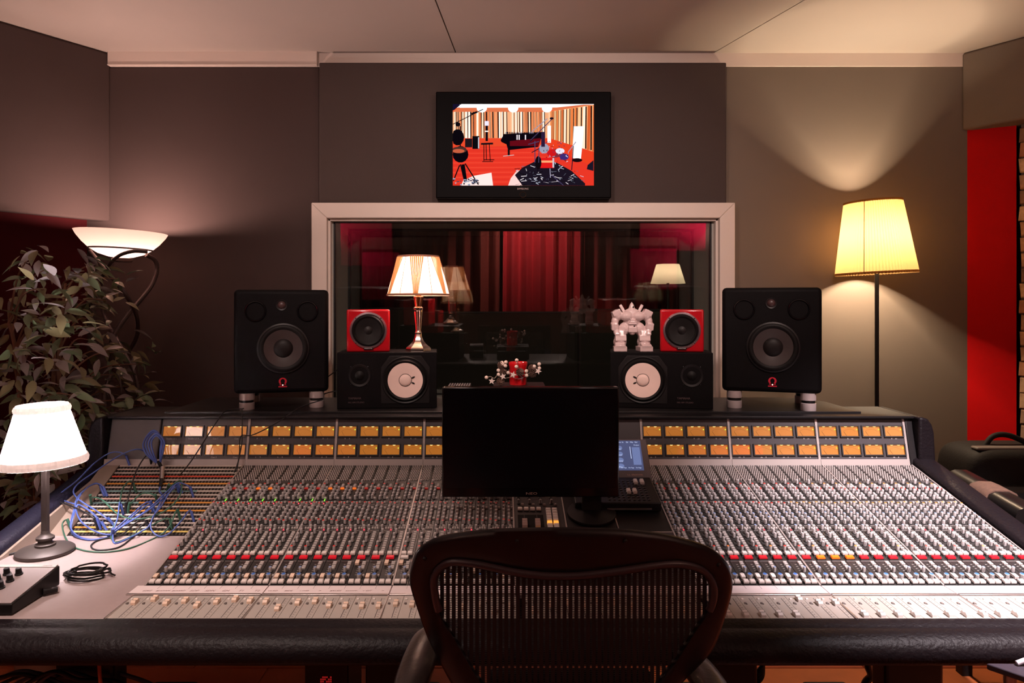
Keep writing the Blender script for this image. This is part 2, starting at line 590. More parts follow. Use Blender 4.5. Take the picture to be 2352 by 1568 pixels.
def gasket(d, e):
    for b in ((WX0, WX0 + e, WZ0, WZ1), (WX1 - e, WX1, WZ0, WZ1), (WX0, WX1, WZ1 - e, WZ1), (WX0, WX1, WZ0, WZ0 + e)):
        MB().box(b[0], b[1], d - .012, d + .012, b[2], b[3]).build('gasket', M_BLACK, win)
gasket(3.615, .007); gasket(3.95, .012)
M_GLASS = glass_mat('window_glass', 0.13, (.93, .95, .93))
def pane(d, tilt):
    o = MB().box(WX0 + .004, WX1 - .004, -.004, .004, -(WZ1 - WZ0) / 2, (WZ1 - WZ0) / 2).build('pane', M_GLASS, None)
    o.location = (0, d, (WZ0 + WZ1) / 2); o.rotation_euler = (R(tilt), 0, 0)
    attach(o, win)
pane(3.625, 1.9); pane(3.95, -.55)

# recording room beyond the glass
bx = MB()
bx.box(-3.2, 3.6, 6.45, 6.55, 0, 3.0)
bx.box(-3.2, -3.1, 3.97, 6.5, 0, 3.0)
bx.box(3.5, 3.6, 3.97, 6.5, 0, 3.0)
bx.box(-3.2, 3.6, 3.97, 6.5, 2.9, 3.0)
tag(bx.build('wall_booth', mat('booth_wall', (.10, .075, .065), .9)), 'dark walls of the recording room beyond the window', None, kind='structure')
def curtain(x0, x1, d, m, label, seed, n):
    r = random.Random(seed)
    N = n * 8
    p = []
    for i in range(N + 1):
        t = i / N
        x = x0 + (x1 - x0) * t
        y = d + .05 * math.sin(2 * PI * t * n + r.uniform(-.25, .25)) + .02 * math.sin(2 * PI * t * n * .37 + seed)
        p.append((x, y))
    vs = [(x, y, .05) for x, y in p] + [(x, y + .004 * math.sin(9 * x), 1.4) for x, y in p] + [(x + .01, y, 2.7) for x, y in p]
    k = N + 1
    fs = [(j * k + i, j * k + i + 1, (j + 1) * k + i + 1, (j + 1) * k + i) for j in range(2) for i in range(N)]
    o = MB().add(vs, fs).build('curtain', m, None, smooth=80)
    so = o.modifiers.new('thick', 'SOLIDIFY'); so.thickness = .004
    tag(o, label, 'curtain')
curtain(-1.9, -.02, 5.5, mat('curtain_brown_red', (.16, .028, .018), .85), 'brownish red pleated curtain seen through the window behind the table lamp', 3, 15)
curtain(.0, .62, 5.44, mat('curtain_red', (.34, .012, .02), .85), 'bright red pleated curtain at the middle of the window', 5, 6)
curtain(.64, 2.1, 5.52, mat('curtain_dark_red', (.19, .02, .018), .85), 'dark red pleated curtain seen through the window behind the white lamp', 8, 12)
# padded acoustic screens standing in front of the curtains
M_GOBO = mat('screen_felt', (.035, .028, .022), .95, bump=(500, .5))
for x0, x1, d, h, l in ((-1.9, -.60, 5.0, 1.43, 'dark felt acoustic screen beyond the window behind the table lamp'), (-.62, .58, 5.08, 1.40, 'dark felt acoustic screen beyond the window under the bright red curtain'),
                        (.55, 2.1, 4.98, 1.42, 'dark felt acoustic screen beyond the window under the cream lampshade')):
    t = thing('acoustic_screen', ((x0 + x1) / 2, d, 0), l, 'acoustic screen', 'acoustic screens in the recording room')
    MB().box(x0, x1, d, d + .07, .06, h).build('felt_panel', M_GOBO, t, bevel=.01)
    MB().box(x0, x1, d - .004, d + .074, h, h + .012).build('top_rail', M_BLACK, t)
    for xx in (x0 + .1, x1 - .1):
        MB().box(xx - .03, xx + .03, d - .2, d + .27, 0, .06).build('foot', M_BLACK, t)
# lamp beyond the glass, standing on the tall amplifier
bl = thing('table_lamp', (1.14, 4.85, 1.2), 'plain cream lampshade glowing beyond the window glass', 'lamp')
P = at(1534, 700, 4.85); bl.location = (P.x, 4.85, 0)
M_SHADE_B = shade_mat('booth_shade', (.85, .76, .66), .5)
zb, zt = at(0, 651, 4.85).z, at(0, 607, 4.85).z
m = MB().lathe([(.119, zb), (.079, zt)], 32, 0, Matrix.Translation((P.x, 4.85, 0)))
o = m.build('lamp_shade', M_SHADE_B, bl, smooth=60)
MB().lathe([(0, 0), (.13, 0), (.13, .02), (.012, .035), (.01, zb + .03), (0, zb + .03)], 16, 0, Matrix.Translation((P.x, 4.85, 0))).build('stand', M_BLACK, bl, smooth=40)
lamp_light('bulb_light', (P.x, 4.85, (zb + zt) / 2), W_BOOTH, WARM, .03, bl)

# ================================================================ the mixing console
SA = math.atan2(.155, .69)                      # slope of the channel field
CS, SN = math.cos(SA), math.sin(SA)
FD0, FZ0 = 1.81, .730                           # front edge of the channel field
VLEN = .705
PITCH = .04


def F(x, v, h=0.0):
    """point on the sloping channel field: v up the slope, h above it"""
    return Vector((x, FD0 + v * CS - h * SN, FZ0 + v * SN + h * CS))


TILT = Matrix.Rotation(SA, 4, 'X')
def FM(x, v, h=0.0):
    return Matrix.Translation(F(x, v, h)) @ TILT


BANKS = [-.927, -.607, -.287, .505, .825, 1.145]          # left edges of the eight-channel banks
CH = []                                                    # left edge of every channel 1..48
for b in BANKS:
    CH += [b + PITCH * i for i in range(8)]

con = thing('mixing_console', (.03, 2.1, 0), 'long black studio mixing console with amber meters and hundreds of knobs', 'mixing console')

# body, rails and legs
prof = [(1.615, .70), (1.80, .705), (2.52, .865), (2.545, .885), (2.56, 1.035), (2.78, 1.035), (2.78, .55), (1.75, .60)]
MB().prism(prof, -.95, 1.475, 'x').build('body', M_BLACK_M, con, fix=True)
prof2 = [(1.615, .695), (2.19, .695), (2.53, .865), (2.56, 1.035), (2.78, 1.035), (2.78, .55), (1.75, .60)]
MB().prism(prof2, -1.47, -.95, 'x').build('body_wing', M_BLACK_M, con, fix=True)
# padded front rail
fp = [(1.625, .70), (1.625, .729), (1.592, .7275), (1.588, .7245), (1.575, .7275), (1.558, .726), (1.54, .719), (1.528, .707), (1.522, .692), (1.524, .676), (1.532, .667), (1.60, .664)]
MB().prism(fp, -1.75, 1.62, 'x').build('front_armrest', M_LEATHER, con, smooth=60, fix=True)
# side armrests, running up the slope
for s, x0, x1, m, lab in ((-1, -1.515, -1.445, M_NAVY, 'dark navy leather side armrest'), (1, 1.478, 1.56, M_LEATHER, 'black leather side armrest')):
    lift = .014 if s < 0 else .022
    pts = []
    n = 14
    vs, fs = [], []
    for i in range(n + 1):
        d = 1.60 + (2.56 - 1.60) * i / n
        z = (.73 + max(0, (d - 1.90)) * .2246 + lift) if s < 0 else (.73 + max(0, d - 1.81) * .2246 + lift)
        w = (x1 - x0) / 2; cx_ = (x0 + x1) / 2
        for k in range(9):
            a = PI * k / 8
            vs.append((cx_ - math.cos(a) * w, d, z - .02 + .02 * math.sin(a) ** .6))
        vs.append((x1, d, z - .09)); vs.append((x0, d, z - .09))
    K = 11
    for i in range(n):
        for k in range(K):
            l = (k + 1) % K
            fs.append((i * K + k, i * K + l, (i + 1) * K + l, (i + 1) * K + k))
    fs.append(tuple(range(K))); fs.append(tuple(n * K + k for k in range(K))[::-1])
    MB().add(vs, fs).build('side_armrest', m, con, smooth=50, fix=True)['label'] = lab
# left wing: flat desk and beige inner cheek
MB().prism([(-1.445, 1.622), (-.9295, 1.622), (-.9295, 2.195), (-1.445, 2.195)], .705, .730, 'z').build('desk_top', M_DESK, con, bevel=.002, fix=True)
ck = [(1.95, .70), (1.95, .733), (2.0, .7385), (2.277, .806), (2.56, .872), (2.56, .70)]
MB().prism(ck, -1.450, -1.436, 'x').build('side_cheek', M_BEIGE, con, fix=True)
# thin silver edge on the right of the last bank
def rail(x0, x1, v0, v1, h, name, m):
    o = MB().box(x0, x1, 0, v1 - v0, -.02, h, 0, FM(0, v0)).build(name, m, con)
    return o
for x in (-.929, -.607, -.287, .033, .505, .825, 1.145, 1.466):
    rail(x - .0022, x + .0022, 0, VLEN, .0035, 'divider_rail', M_SILVER)

# channel strips: one plate per channel
plate = MB().box(.0007, .0393, 0, VLEN, -.006, 0).mesh('channel_strip', M_STRIP)
for x in CH:
    put('channel_strip', plate, con, F(x, 0), (SA, 0, 0))
# fader strips
fa = math.atan2(.004, .125)
fm_ = MB()
fm_.box(.0005, .0395, 0, .126, -.006, 0, 0)
fm_.box(.0258, .0272, .012, .112, -.0005, .0003, 1)
for k in range(9):
    fm_.box(.030, .0335 if k % 2 else .0345, .016 + .0115 * k, .0168 + .0115 * k, -.0005, .00025, 1)
fm_.box(.0185, .0215, .0045, .006, -.0005, .0003, 1)
fm_.box(.008, .0125, .079, .0835, -.0005, .0003, 1)
fm_.frustum((.008, .106, 0), .006, .006, .003, .0008, 2)
fm_.frustum((.0085, .0835, 0), .0055, .0055, .003, .0008, 3)
M_FDBTN = mat('small_dark_button', (.16, .13, .12), .5)
fplate = fm_.mesh('fader_strip', [M_FADERP, M_PRINT_D, M_WHITEC, M_FDBTN])
FADZ = lambda d: .727 + (d - 1.62) * .032
for x in CH:
    put('fader_strip', fplate, con, (x, 1.62, .7272), (fa, 0, 0))
for i, b in enumerate(BANKS):
    MB().box(b - .0012, b + .0012, 1.62, 1.748, .72, .7325).build('fader_divider', M_ALU, con)
# fader caps
def cap_mesh(m):
    c = MB()
    prof = [(-.011, 0), (.011, 0), (.011, .006), (.0065, .0105), (.002, .0085), (0, .0078), (-.002, .0085), (-.0065, .0105), (-.011, .006)]
    c.prism(prof, -.0055, .0055, 'x')
    c.box(-.0056, .0056, -.0004, .0004, .0076, .0083, 1)
    return c.mesh('fader_cap', [m, M_PRINT_D])
capL, capR = cap_mesh(M_IVORY), cap_mesh(M_WHITEC)
ys = [1381, 1372, 1383, 1378, 1388, 1380, 1375, 1378, 1380, 1394, 1382, 1379, 1388, 1389, 1389, 1389, 1384, 1386] + [1390, 1388, 1392, 1389, 1400, 1390] + \
     [1410, 1410, 1411, 1411, 1411, 1374, 1383, 1383] + [1410] * 16
for i, x in enumerate(CH):
    d = .732 * FPX / (ys[i] + 6 - CY)
    d = min(1.722, max(1.642, d))
    put('fader_cap', capL if i < 24 else capR, con, (x + .0265, d, FADZ(d) + .0004), (fa, 0, 0))

# label tape and its handwriting
words = ['EZEZ', 'BHOAM', 'BOARD', 'SOP', 'SDN', 'GH', 'T1', 'T2', 'VLAD', 'BIDE', '< OVER', '>', 'BAUDI', 'BASSAMP', '< GIT', '>']
for k, b in enumerate(BANKS):
    x0 = b - (.02 if k == 0 else -.0015)
    MB().box(x0, b + .3185, 1.757, 1.808, .722, .7318).build('label_tape', M_TAPE, con)
    rl = MB().box(x0, b + .3185, 1.7485, 1.757, .722, .7335).build('tape_rail', M_ALU, con, bevel=.001)
    if k < 2:
        t = MB()
        for i in range(8):
            M = frame_M((b + PITCH * i + .021, 1.775, .7319), (1, .05, 0), (.28, 1, 0))
            wd = words[k * 8 + i]; text_into(t, wd, .0125 if len(wd) < 4 else (.0098 if len(wd) < 6 else .0072), M)
        t.build('handwriting', M_INK, con)['kind'] = 'stuff'
    t = MB()
    for i in range(1, 8):
        t.box(b + PITCH * i - .0003, b + PITCH * i + .0003, 1.788, 1.808, .7318, .7320)
    t.build('tape_marks', M_PRINT_D, con)['kind'] = 'stuff'

# ---- controls
def knob_mesh(cap, r, h):
    k = MB()
    n = 10
    k.lathe([(r * 1.25, 0), (r * 1.25, h * .12), (r * 1.0, h * .16)], n, 1)
    k.lathe([(r * 1.0, h * .14), (r * .86, h * .93), (r * .74, h)], n, 0)
    k.lathe([(r * .74, h), (0, h * 1.01)], n, 2)
    k.add([(-r * .1, -r * 1.03, h * .2), (r * .1, -r * 1.03, h * .2), (r * .1, -r * .9, h * .9), (-r * .1, -r * .9, h * .9)], [(0, 1, 2, 3)], 3)
    return k, [M_KNOB, M_SKIRT, cap, M_PRINT_D]
KT = {}
for nm, cap in (('grey', M_KNOB), ('red', M_CAPRED), ('orange', M_CAPORA), ('blue', M_CAPBLU), ('pale', M_CAPLBL)):
    for sz, (r, h) in (('s', (.0047, .0155)), ('b', (.0070, .0130))):
        KT[(nm, sz)] = knob_mesh(cap, r, h)
BT = {}
def btn(key, w, l, h, m, base=None):
    b = MB()
    if base:
        b.box(-w / 2 - .0012, w / 2 + .0012, -l / 2 - .0015, l / 2 + .001, 0, base, 1)
    b.frustum((0, 0, base or 0), w, l, h, .0012, 0)
    BT[key] = (b, [m, M_SKIRT])
btn('wide', .0138, .0120, .0065, M_WHITEC, .003)
btn('mute_red', .0215, .0115, .006, M_REDLIT, .003)
btn('mute_orange', .0215, .0115, .006, M_ORALIT, .003)
btn('mute_off', .0215, .0115, .006, M_WHITEC, .003)
btn('key', .0105, .0058, .0055, M_KEY)
btn('dot', .0055, .0055, .006, M_KEY)
btn('rect', .0085, .006, .006, M_KEY)
btn('eq_red', .0130, .0065, .005, M_CAPRED)
btn('eq_orange', .0130, .0065, .005, M_ORALIT)

knobs, buttons, leds = [], [], []
minicaps = []
for ci, x in enumerate(CH):
    left = ci < 24
    K = lambda u, v, c='grey', s='s': knobs.append((x + u, v, c, s))
    B = lambda u, v, k: buttons.append((x + u, v, k))
    B(.0105, .0125, 'wide'); B(.0275, .0125, 'wide')
    back = .098 if ci in (13, 15, 16, 18) else (.06 if ci in (21,) else .036)
    minicaps.append((x + .0095, back, M_IVORY if left else M_WHITEC))
    K(.0275, .0345, 'blue', 'b'); B(.0365, .042, 'dot')
    K(.0235, .062, 'pale')
    B(.0275, .0755, 'key'); B(.0275, .0835, 'key'); B(.0275, .0945, 'key'); B(.0275, .1025, 'key')
    B(.0150, .1225, 'mute_orange' if ci in (33, 34, 35) else ('mute_off' if ci == 16 else 'mute_red'))
    B(.0105, .1425, 'wide'); B(.0275, .1425, 'wide')
    K(.0105, .163, 'red' if left or ci % 3 else 'orange')
    for j, v in enumerate((.187, .209, .231, .253)):
        K(.0095 + .003 * (j % 2), v)
    for j in range(9):
        B(.0285, .160 + .0118 * j, 'key')
    K(.0075, .276, 'grey' if left else 'pale'); B(.018, .279, 'dot'); B(.0255, .279, 'dot'); B(.0325, .279, 'dot')
    if ci % 2 == 0 or ci in (5, 9, 11): leds.append((x + .0335, .270, 'r'))
    B(.029, .292, 'rect')
    for j, v in enumerate((.302, .323, .344, .365, .386, .407)):
        a = 'grey'; b_ = 'grey'
        if j == 0 and left: a, b_ = 'red', 'red'
        if j in (1, 2) and not left: b_ = 'pale'
        if j == 2 and not left: a = 'pale'
        if j == 5: a, b_ = ('red', 'red') if (left or ci < 34) else ('orange', 'orange')
        K(.0095, v + .006, a); K(.0255, v, b_)
    B(.035, .335, 'rect'); B(.035, .40, 'rect')
    B(.010, .432, 'dot'); B(.019, .432, 'dot'); B(.028, .436, 'dot')
    if ci in (0, 1, 2, 3, 4, 6, 7, 8):
        leds.append((x + .031, .446, 'g')); leds.append((x + .0335, .428, 'r'))
    B(.031, .462, 'rect')
    for j, v in enumerate((.452, .473, .494, .515)):
        K(.0095, v + .004); K(.0235, v + (.0 if j else .01))
    B(.031, .528, 'eq_orange' if ci in (2, 3, 8, 9, 10) else 'eq_red')
    K(.0105, .538, 'red' if left or ci < 37 else 'orange')
    B(.029, .542, 'rect'); B(.029, .553, 'rect')
    K(.0105, .564)

knobs.sort(key=lambda k: F(k[0], k[1]).length)
buttons.sort(key=lambda k: F(k[0], k[1]).length)
knob_me = {k: v[0].mesh('knob', v[1], smooth=35) for k, v in KT.items()}
rot_r = random.Random(11)
for x, v, c, s in knobs[:300]:
    o = put('knob', knob_me[(c, s)], con, F(x, v), (0, 0, 0))
    o.rotation_euler = (TILT @ Matrix.Rotation(rot_r.uniform(-1.6, 1.6), 4, 'Z')).to_euler()
ksl = [M_KNOB, M_SKIRT, M_PRINT_D, M_CAPRED, M_CAPORA, M_CAPBLU, M_CAPLBL]
cs_i = {'grey': 0, 'red': 3, 'orange': 4, 'blue': 5, 'pale': 6}
kst = MB()
for x, v, c, s in knobs[300:]:
    src = KT[(c, s)][0]
    M = FM(x, v) @ Matrix.Rotation(rot_r.uniform(-1.6, 1.6), 4, 'Z')
    mp = {0: 0, 1: 1, 2: cs_i[c], 3: 2}
    kst.add([M @ Vector(p) for p in src.v], src.f, [mp[i] for i in src.m])
kst.build('knobs', ksl, con, smooth=35)['kind'] = 'stuff'
btn_me = {k: v[0].mesh('push_button', v[1]) for k, v in BT.items()}
for x, v, k in buttons[:300]:
    put('push_button', btn_me[k], con, F(x, v), (SA, 0, 0))
bsl, bidx = [M_SKIRT], {}
for k, v in BT.items():
    if v[1][0] not in bsl: bsl.append(v[1][0])
    bidx[k] = bsl.index(v[1][0])
bst = MB()
for x, v, k in buttons[300:]:
    M = FM(x, v); src = BT[k][0]
    bst.add([M @ Vector(p) for p in src.v], src.f, [bidx[k] if i == 0 else 0 for i in src.m])
bst.build('push_buttons', bsl, con)['kind'] = 'stuff'
# short faders
mc = {}
for x, v, m in minicaps:
    if m not in mc:
        c = MB()
        c.prism([(-.009, .002), (.009, .002), (.009, .008), (.002, .0095), (0, .0085), (-.002, .0095), (-.009, .0085)], -.0052, .0052, 'x', 0)
        c.box(-.001, .001, -.002, .002, -.001, .003, 1)
        mc[m] = c.mesh('short_fader_cap', [m, M_SKIRT])
    put('short_fader_cap', mc[m], con, F(x, v), (SA, 0, 0))
# slots, scales and printed lines on the strips (too fine to pick apart)
pr = MB()
for x in CH:
    pr.box(.0087, .0103, .026, .110, -.0005, .0003, 0, FM(x, 0))
    for k in range(6):
        pr.box(.0125, .0175, .048 + .0095 * k, .0488 + .0095 * k, -.0005, .00035, 1, FM(x, 0))
    for v in (.112, .152, .270, .296, .424, .444, .548, .578):
        pr.box(.002, .038, v, v + .0006, -.0005, .0003, 1, FM(x, 0))
pr.build('strip_print', [M_SKIRT, M_PRINT_L], con)['kind'] = 'stuff'
rt = MB()
for x in CH:
    for r_ in range(13):
        for c in range(4):
            M = FM(x + .0065 + .0078 * c + (.0035 if r_ % 2 else 0), .589 + .0087 * r_)
            rt.lathe([(.0025, 0), (.0022, .0046), (0, .0050)], 6, 0, M)
rt.build('routing_buttons', mat('routing_button', (.48, .42, .40), .5), con)['kind'] = 'stuff'
lg = {'g': MB(), 'r': MB()}
for x, v, c in leds:
    if c == 'g': lg[c].box(-.0012, .0012, 0, .012, .0, .0012, 0, FM(x, v))
    else: lg[c].box(-.0016, .0016, 0, .003, .0, .002, 0, FM(x, v))
for c, m in (('g', M_LEDG), ('r', M_LEDR)):
    lg[c].build('indicator_lights', m, con)['kind'] = 'stuff'

# ---- meter bridge
BD0, BZ0, BD1, BZ1 = 2.520, .897, 2.556, 1.046
bdir = Vector((0, BD1 - BD0, BZ1 - BZ0)); BL = bdir.length; bdir.normalize()
def BM(x, s, out=0.0):
    """frame on the meter bridge: x right, y up the face, z out of it"""
    p = Vector((x, BD0, BZ0)) + bdir * s
    n = Vector((1, 0, 0)).cross(bdir)
    return frame_M(p + n * out, (1, 0, 0), bdir)
MODS = [-1.247, -.927, -.607, -.287, .505, .825, 1.145]
def on_bridge(name, m, x0, x1, s0, s1, o0, o1, bevel=None):
    return MB().box(x0, x1, s0, s1, o0, o1, 0, BM(0, 0)).build(name, m, con, bevel=bevel)
for k, x in enumerate(MODS):
    on_bridge('meter_panel', M_PANEL if k == 0 else M_PANEL_D, x + .002, x + .318, 0, BL - .004, -.02, 0)
    if k: on_bridge('divider_rail', M_SILVER, x - .004, x + .004, 0, BL - .004, -.02, .004)
    MB().box(x + .0005, x + .3195, 0, .022, 0, .006, 0, frame_M((0, 2.509, .882), (1, 0, 0), (0, .25, 1))).build('number_strip', M_SILVER, con)
on_bridge('divider_rail', M_SILVER, 1.461, 1.469, 0, BL - .004, -.02, .004)
on_bridge('divider_rail', M_SILVER, .029, .037, 0, BL - .004, -.02, .004)
on_bridge('blank_panel', M_PANEL_D, .04, .50, 0, BL - .004, -.02, 0)
on_bridge('blank_panel', M_PANEL, -1.435, -1.252, .0, BL - .004, -.02, .0, bevel=.004)
on_bridge('end_panel', M_BLACK, 1.47, 1.50, -.02, BL, -.02, .006, bevel=.004)
MB().box(-1.435, -1.25, 0, .022, 0, .006, 0, frame_M((0, 2.509, .882), (1, 0, 0), (0, .25, 1))).build('number_strip', M_SILVER, con)
# rounded ends of the bridge
for s, x0, x1 in ((1, 1.495, 1.56), (-1, -1.50, -1.437)):
    pr_ = [(x0, .80), (x1, .80)] if s > 0 else [(x1, .80), (x0, .80)]
    xa, xb = (x0, x1) if s > 0 else (x1, x0)
    pl = [(xa, .80), (xb, .80), (xb - s * .010, 1.0), (xb - s * .018, 1.03), (xb - s * .033, 1.05), (xb - s * .05, 1.056), (xa, 1.056)]
    MB().prism(pl, 2.50, 2.78, 'y').build('bridge_end', M_LEATHER, con, bevel=.008, fix=True)
MB().box(-1.44, 1.497, 2.535, 2.78, 1.046, 1.055).build('bridge_top', M_BLACK, con, bevel=.002)
# meters
MW, MH = .0640, .0345
bez = MB()
t_ = .004
for b in ((-MW / 2 - t_, -MW / 2, -MH / 2 - t_, MH / 2 + t_), (MW / 2, MW / 2 + t_, -MH / 2 - t_, MH / 2 + t_), (-MW / 2, MW / 2, MH / 2, MH / 2 + t_), (-MW / 2, MW / 2, -MH / 2 - t_, -MH / 2)):
    bez.box(b[0], b[1], b[2], b[3], -.001, .006)
bez_me = bez.mesh('vu_meter', M_SKIRT)
face_me = MB().box(-MW / 2, MW / 2, -MH / 2, MH / 2, -.001, .0008).mesh('meter_face', M_METER)
nd = MB().add([(-.0215, -.001, .0016), (-.0209, -.0005, .0016), (-.0105, -.0165, .0016), (-.0112, -.0165, .0016)], [(3, 2, 1, 0)])
needle_me = nd.mesh('needle', M_NEEDLE)
ar = MB()
for k in range(10):
    a0, a1 = R(128 - 8.0 * k), R(128 - 8.0 * (k + 1))
    for q, rr in ((0, .034),):
        ar.add([(rr * math.cos(a0) , rr * math.sin(a0) - .026, .0013), (rr * math.cos(a1), rr * math.sin(a1) - .026, .0013),
                ((rr - .00035) * math.cos(a1), (rr - .00035) * math.sin(a1) - .026, .0013), ((rr - .00035) * math.cos(a0), (rr - .00035) * math.sin(a0) - .026, .0013)], [(0, 3, 2, 1)])
scale_me = ar.mesh('scale_arc', M_NEEDLE)
bulb_me = MB().ball((0, 0, 0), .0036, 8, 5, 0, None, (1.5, .7, .6)).mesh('bulb', M_BULB)
led_me = MB().ball((0, 0, 0), .0020, 8, 5).mesh('peak_light', emit_mat('peak_green', (.55, 1.0, .08), 1.6))
txt = {0: MB(), 1: MB()}
names0 = [['Studio LS L', 'Studio LS R', 'Cue 1', 'Cue 2'], ['Cue St L', 'Cue St R', 'Cue 3', 'Cue 4']]
for k, x in enumerate(MODS):
    for row in range(2):
        s = .1045 if row == 0 else .0385
        for i in range(4):
            xm = x + .04 + .08 * i
            M = BM(xm, s)
            v = bpy.data.objects.new('vu_meter', bez_me); COL.objects.link(v); v.matrix_basis = M; attach(v, con)
            for nm, me, off in (('meter_face', face_me, (0, 0, 0)), ('scale_arc', scale_me, (0, 0, 0)), ('needle', needle_me, (0, 0, 0)),
                                ('bulb', bulb_me, (-.013, MH / 2 - .0005, .003)), ('bulb', bulb_me, (.012, MH / 2 - .0005, .003))) + \
                               ((('peak_light', led_me, (.0275, .006, .002)),) if k else ()):
                c = bpy.data.objects.new(nm, me); COL.objects.link(c)
                c.parent = v; c.location = off
            if k == 0:
                text_into(txt[1], names0[row][i], .0085, BM(xm, s - .0265), 0)
            else:
                n = ((k - 1) * 8 + i * 2 + 1 + row)
                dx = .008 if row == 0 else -.008
                text_into(txt[1], str(n), .0075, BM(xm + dx, s - .0265))
                T = BM(xm - dx, s - .0265)
                txt[1].add([T @ Vector(p) for p in ((-.002, .003, .0004), (.002, .003, .0004), (0, -.003, .0004))], [(0, 2, 1)])
for k, b in enumerate(MODS[1:]):
    for i in range(8):
        text_into(txt[0], str(k * 8 + i + 1), .0085, frame_M((b + .02 + .04 * i, 2.5118 - .006, .893), (1, 0, 0), (0, .25, 1)))
txt[0].build('channel_numbers', M_PRINT_D, con)['kind'] = 'stuff'
txt[1].build('meter_lettering', M_PRINT_L, con)['kind'] = 'stuff'

# ---- patch bay in the left wing
PA = math.atan2(.155, .305)
def PM(x, s, h=0.0):
    return Matrix.Translation((x, 2.195 + s * math.cos(PA) - h * math.sin(PA), .730 + s * math.sin(PA) + h * math.cos(PA))) @ Matrix.Rotation(PA, 4, 'X')
PX0, PX1 = -1.372, -.934
MB().box(PX0 - .064, PX1 + .004, 0, .342, -.02, -.006, 0, PM(0, 0)).build('patchbay_bed', M_BLACK_M, con)
MB().box(PX0 - .066, PX0 - .006, 0, .342, -.006, -.001, 0, PM(0, 0)).build('patchbay_edge', M_BEIGE, con)
MB().box(-1.44, -.93, -.012, .0, -.004, .004, 0, PM(0, 0)).build('desk_lip', M_DESK, con, bevel=.001)
lab_cols = [mat('patch_label_' + n, c, .5) for n, c in (('silver', (.60, .52, .46)), ('pink', (.7, .45, .38)), ('red', (.65, .08, .04)), ('orange', (.75, .32, .06)),
                                                        ('teal', (.22, .38, .36)), ('yellow', (.75, .58, .15)), ('blue', (.25, .33, .5)))]
seq = [5, 3, 0, 0, 0, 3, 0, 4, 1, 0, 4, 0, 3, 0, 2, 0, 0, 0]
jk = MB()
for i in range(18):
    s0 = .006 + i * .0186
    MB().box(PX0, PX1, s0, s0 + .0115, -.006, 0, 0, PM(0, 0)).build('jack_strip', M_BLACK, con)
    segs = [(PX0, PX1, seq[i])]
    if seq[i] not in (0, 1) and i not in (0, 14):
        c_ = rnd.uniform(PX0 + .1, PX1 - .1)
        segs = [(PX0, c_, seq[i]), (c_, PX1, rnd.choice((0, 1, 3)))]
    for a, b, c in segs:
        MB().box(a, b, s0 + .0118, s0 + .0182, -.006, .0012, 0, PM(0, 0)).build('label_strip', lab_cols[c], con)
    for j in range(38):
        for q in range(2):
            M = PM(PX0 + .0075 + .0114 * j, s0 + .003 + .0055 * q)
            jk.lathe([(.0024, 0), (.0022, .0012), (.0012, .0012), (.0011, -.002)], 7, [0, 0, 1], M)
jk.build('jack_sockets', [mat('jack_ring', (.42, .37, .33), .35, metal=.8), M_SKIRT], con)['kind'] = 'stuff'

# ---- centre section
def fbox(name, m, x0, x1, v0, v1, h0, h1, bevel=None):
    return MB().box(x0, x1, v0, v1, h0, h1, 0, FM(0, 0)).build(name, m, con, bevel=bevel)
fbox('centre_plate', M_STRIP, .036, .1885, 0, VLEN, -.006, 0)
fbox('divider_rail', M_SILVER, .189, .193, 0, VLEN, -.02, .0035)
fbox('centre_plate', M_BLACK, .1945, .343, 0, VLEN, -.006, 0)
fbox('divider_rail', M_SILVER, .344, .347, 0, .42, -.02, .003)
fbox('centre_plate', M_PANEL_D, .348, .502, 0, .255, -.006, 0)
fbox('divider_rail', M_SILVER, .348, .502, .256, .259, -.006, .003)
fbox('centre_plate', M_BLACK, .348, .502, .26, VLEN, -.006, 0)
MB().box(.046, .125, .262, .36, -.0005, .0006, 0, FM(0, 0)).build('fader_well', M_BLACK_M, con)
for u in (.066, .105):
    c = MB()
    c.prism([(-.022, 0), (.022, 0), (.020, .016), (.006, .020), (0, .018), (-.006, .020), (-.020, .016)], -.0075, .0075, 'x')
    o = c.build('master_fader', mat('fader_dusty', (.36, .25, .22), .45), con)
    o.matrix_basis = FM(u, .292)
    fbox('fader_slot', M_SKIRT, u - .001, u + .001, .24, .38, -.0005, .001)
for i in range(8):
    for j, u in enumerate((.142, .1615)):
        if i == 2:
            o = MB().frustum((0, 0, 0), .0155, .0125, .0085, .0012).build('lit_button', M_AMBLIT, None)
            o.location = F(u, .275 + .0155 * i); o.rotation_euler = (SA, 0, 0); attach(o, con)
        else:
            put('push_button', btn_me['wide'], con, F(u, .275 + .0155 * i), (SA, 0, 0), (1.15, .95, 1))
o = MB().frustum((0, 0, 0), .014, .009, .008, .0012).build('lit_button', M_AMBLIT, None)
o.location = F(.106, .256); o.rotation_euler = (SA, 0, 0); attach(o, con)
for i in range(4):
    put('push_button', btn_me['wide'], con, F(.054 + .0195 * i, .388), (SA, 0, 0))
for i in range(4):
    for r_ in range(4):
        put('knob', knob_me[('grey', 's')], con, F(.05 + .035 * i, .43 + .035 * r_), (SA, 0, 0))
for i in range(4):
    put('push_button', btn_me['rect'], con, F(.062 + .035 * i, .42), (SA, 0, 0))
t = MB()
text_into(t, 'Digital Studio Center      Program', .0085, FM(.268, .335), 0)
t.build('lettering', M_PRINT_L, con)
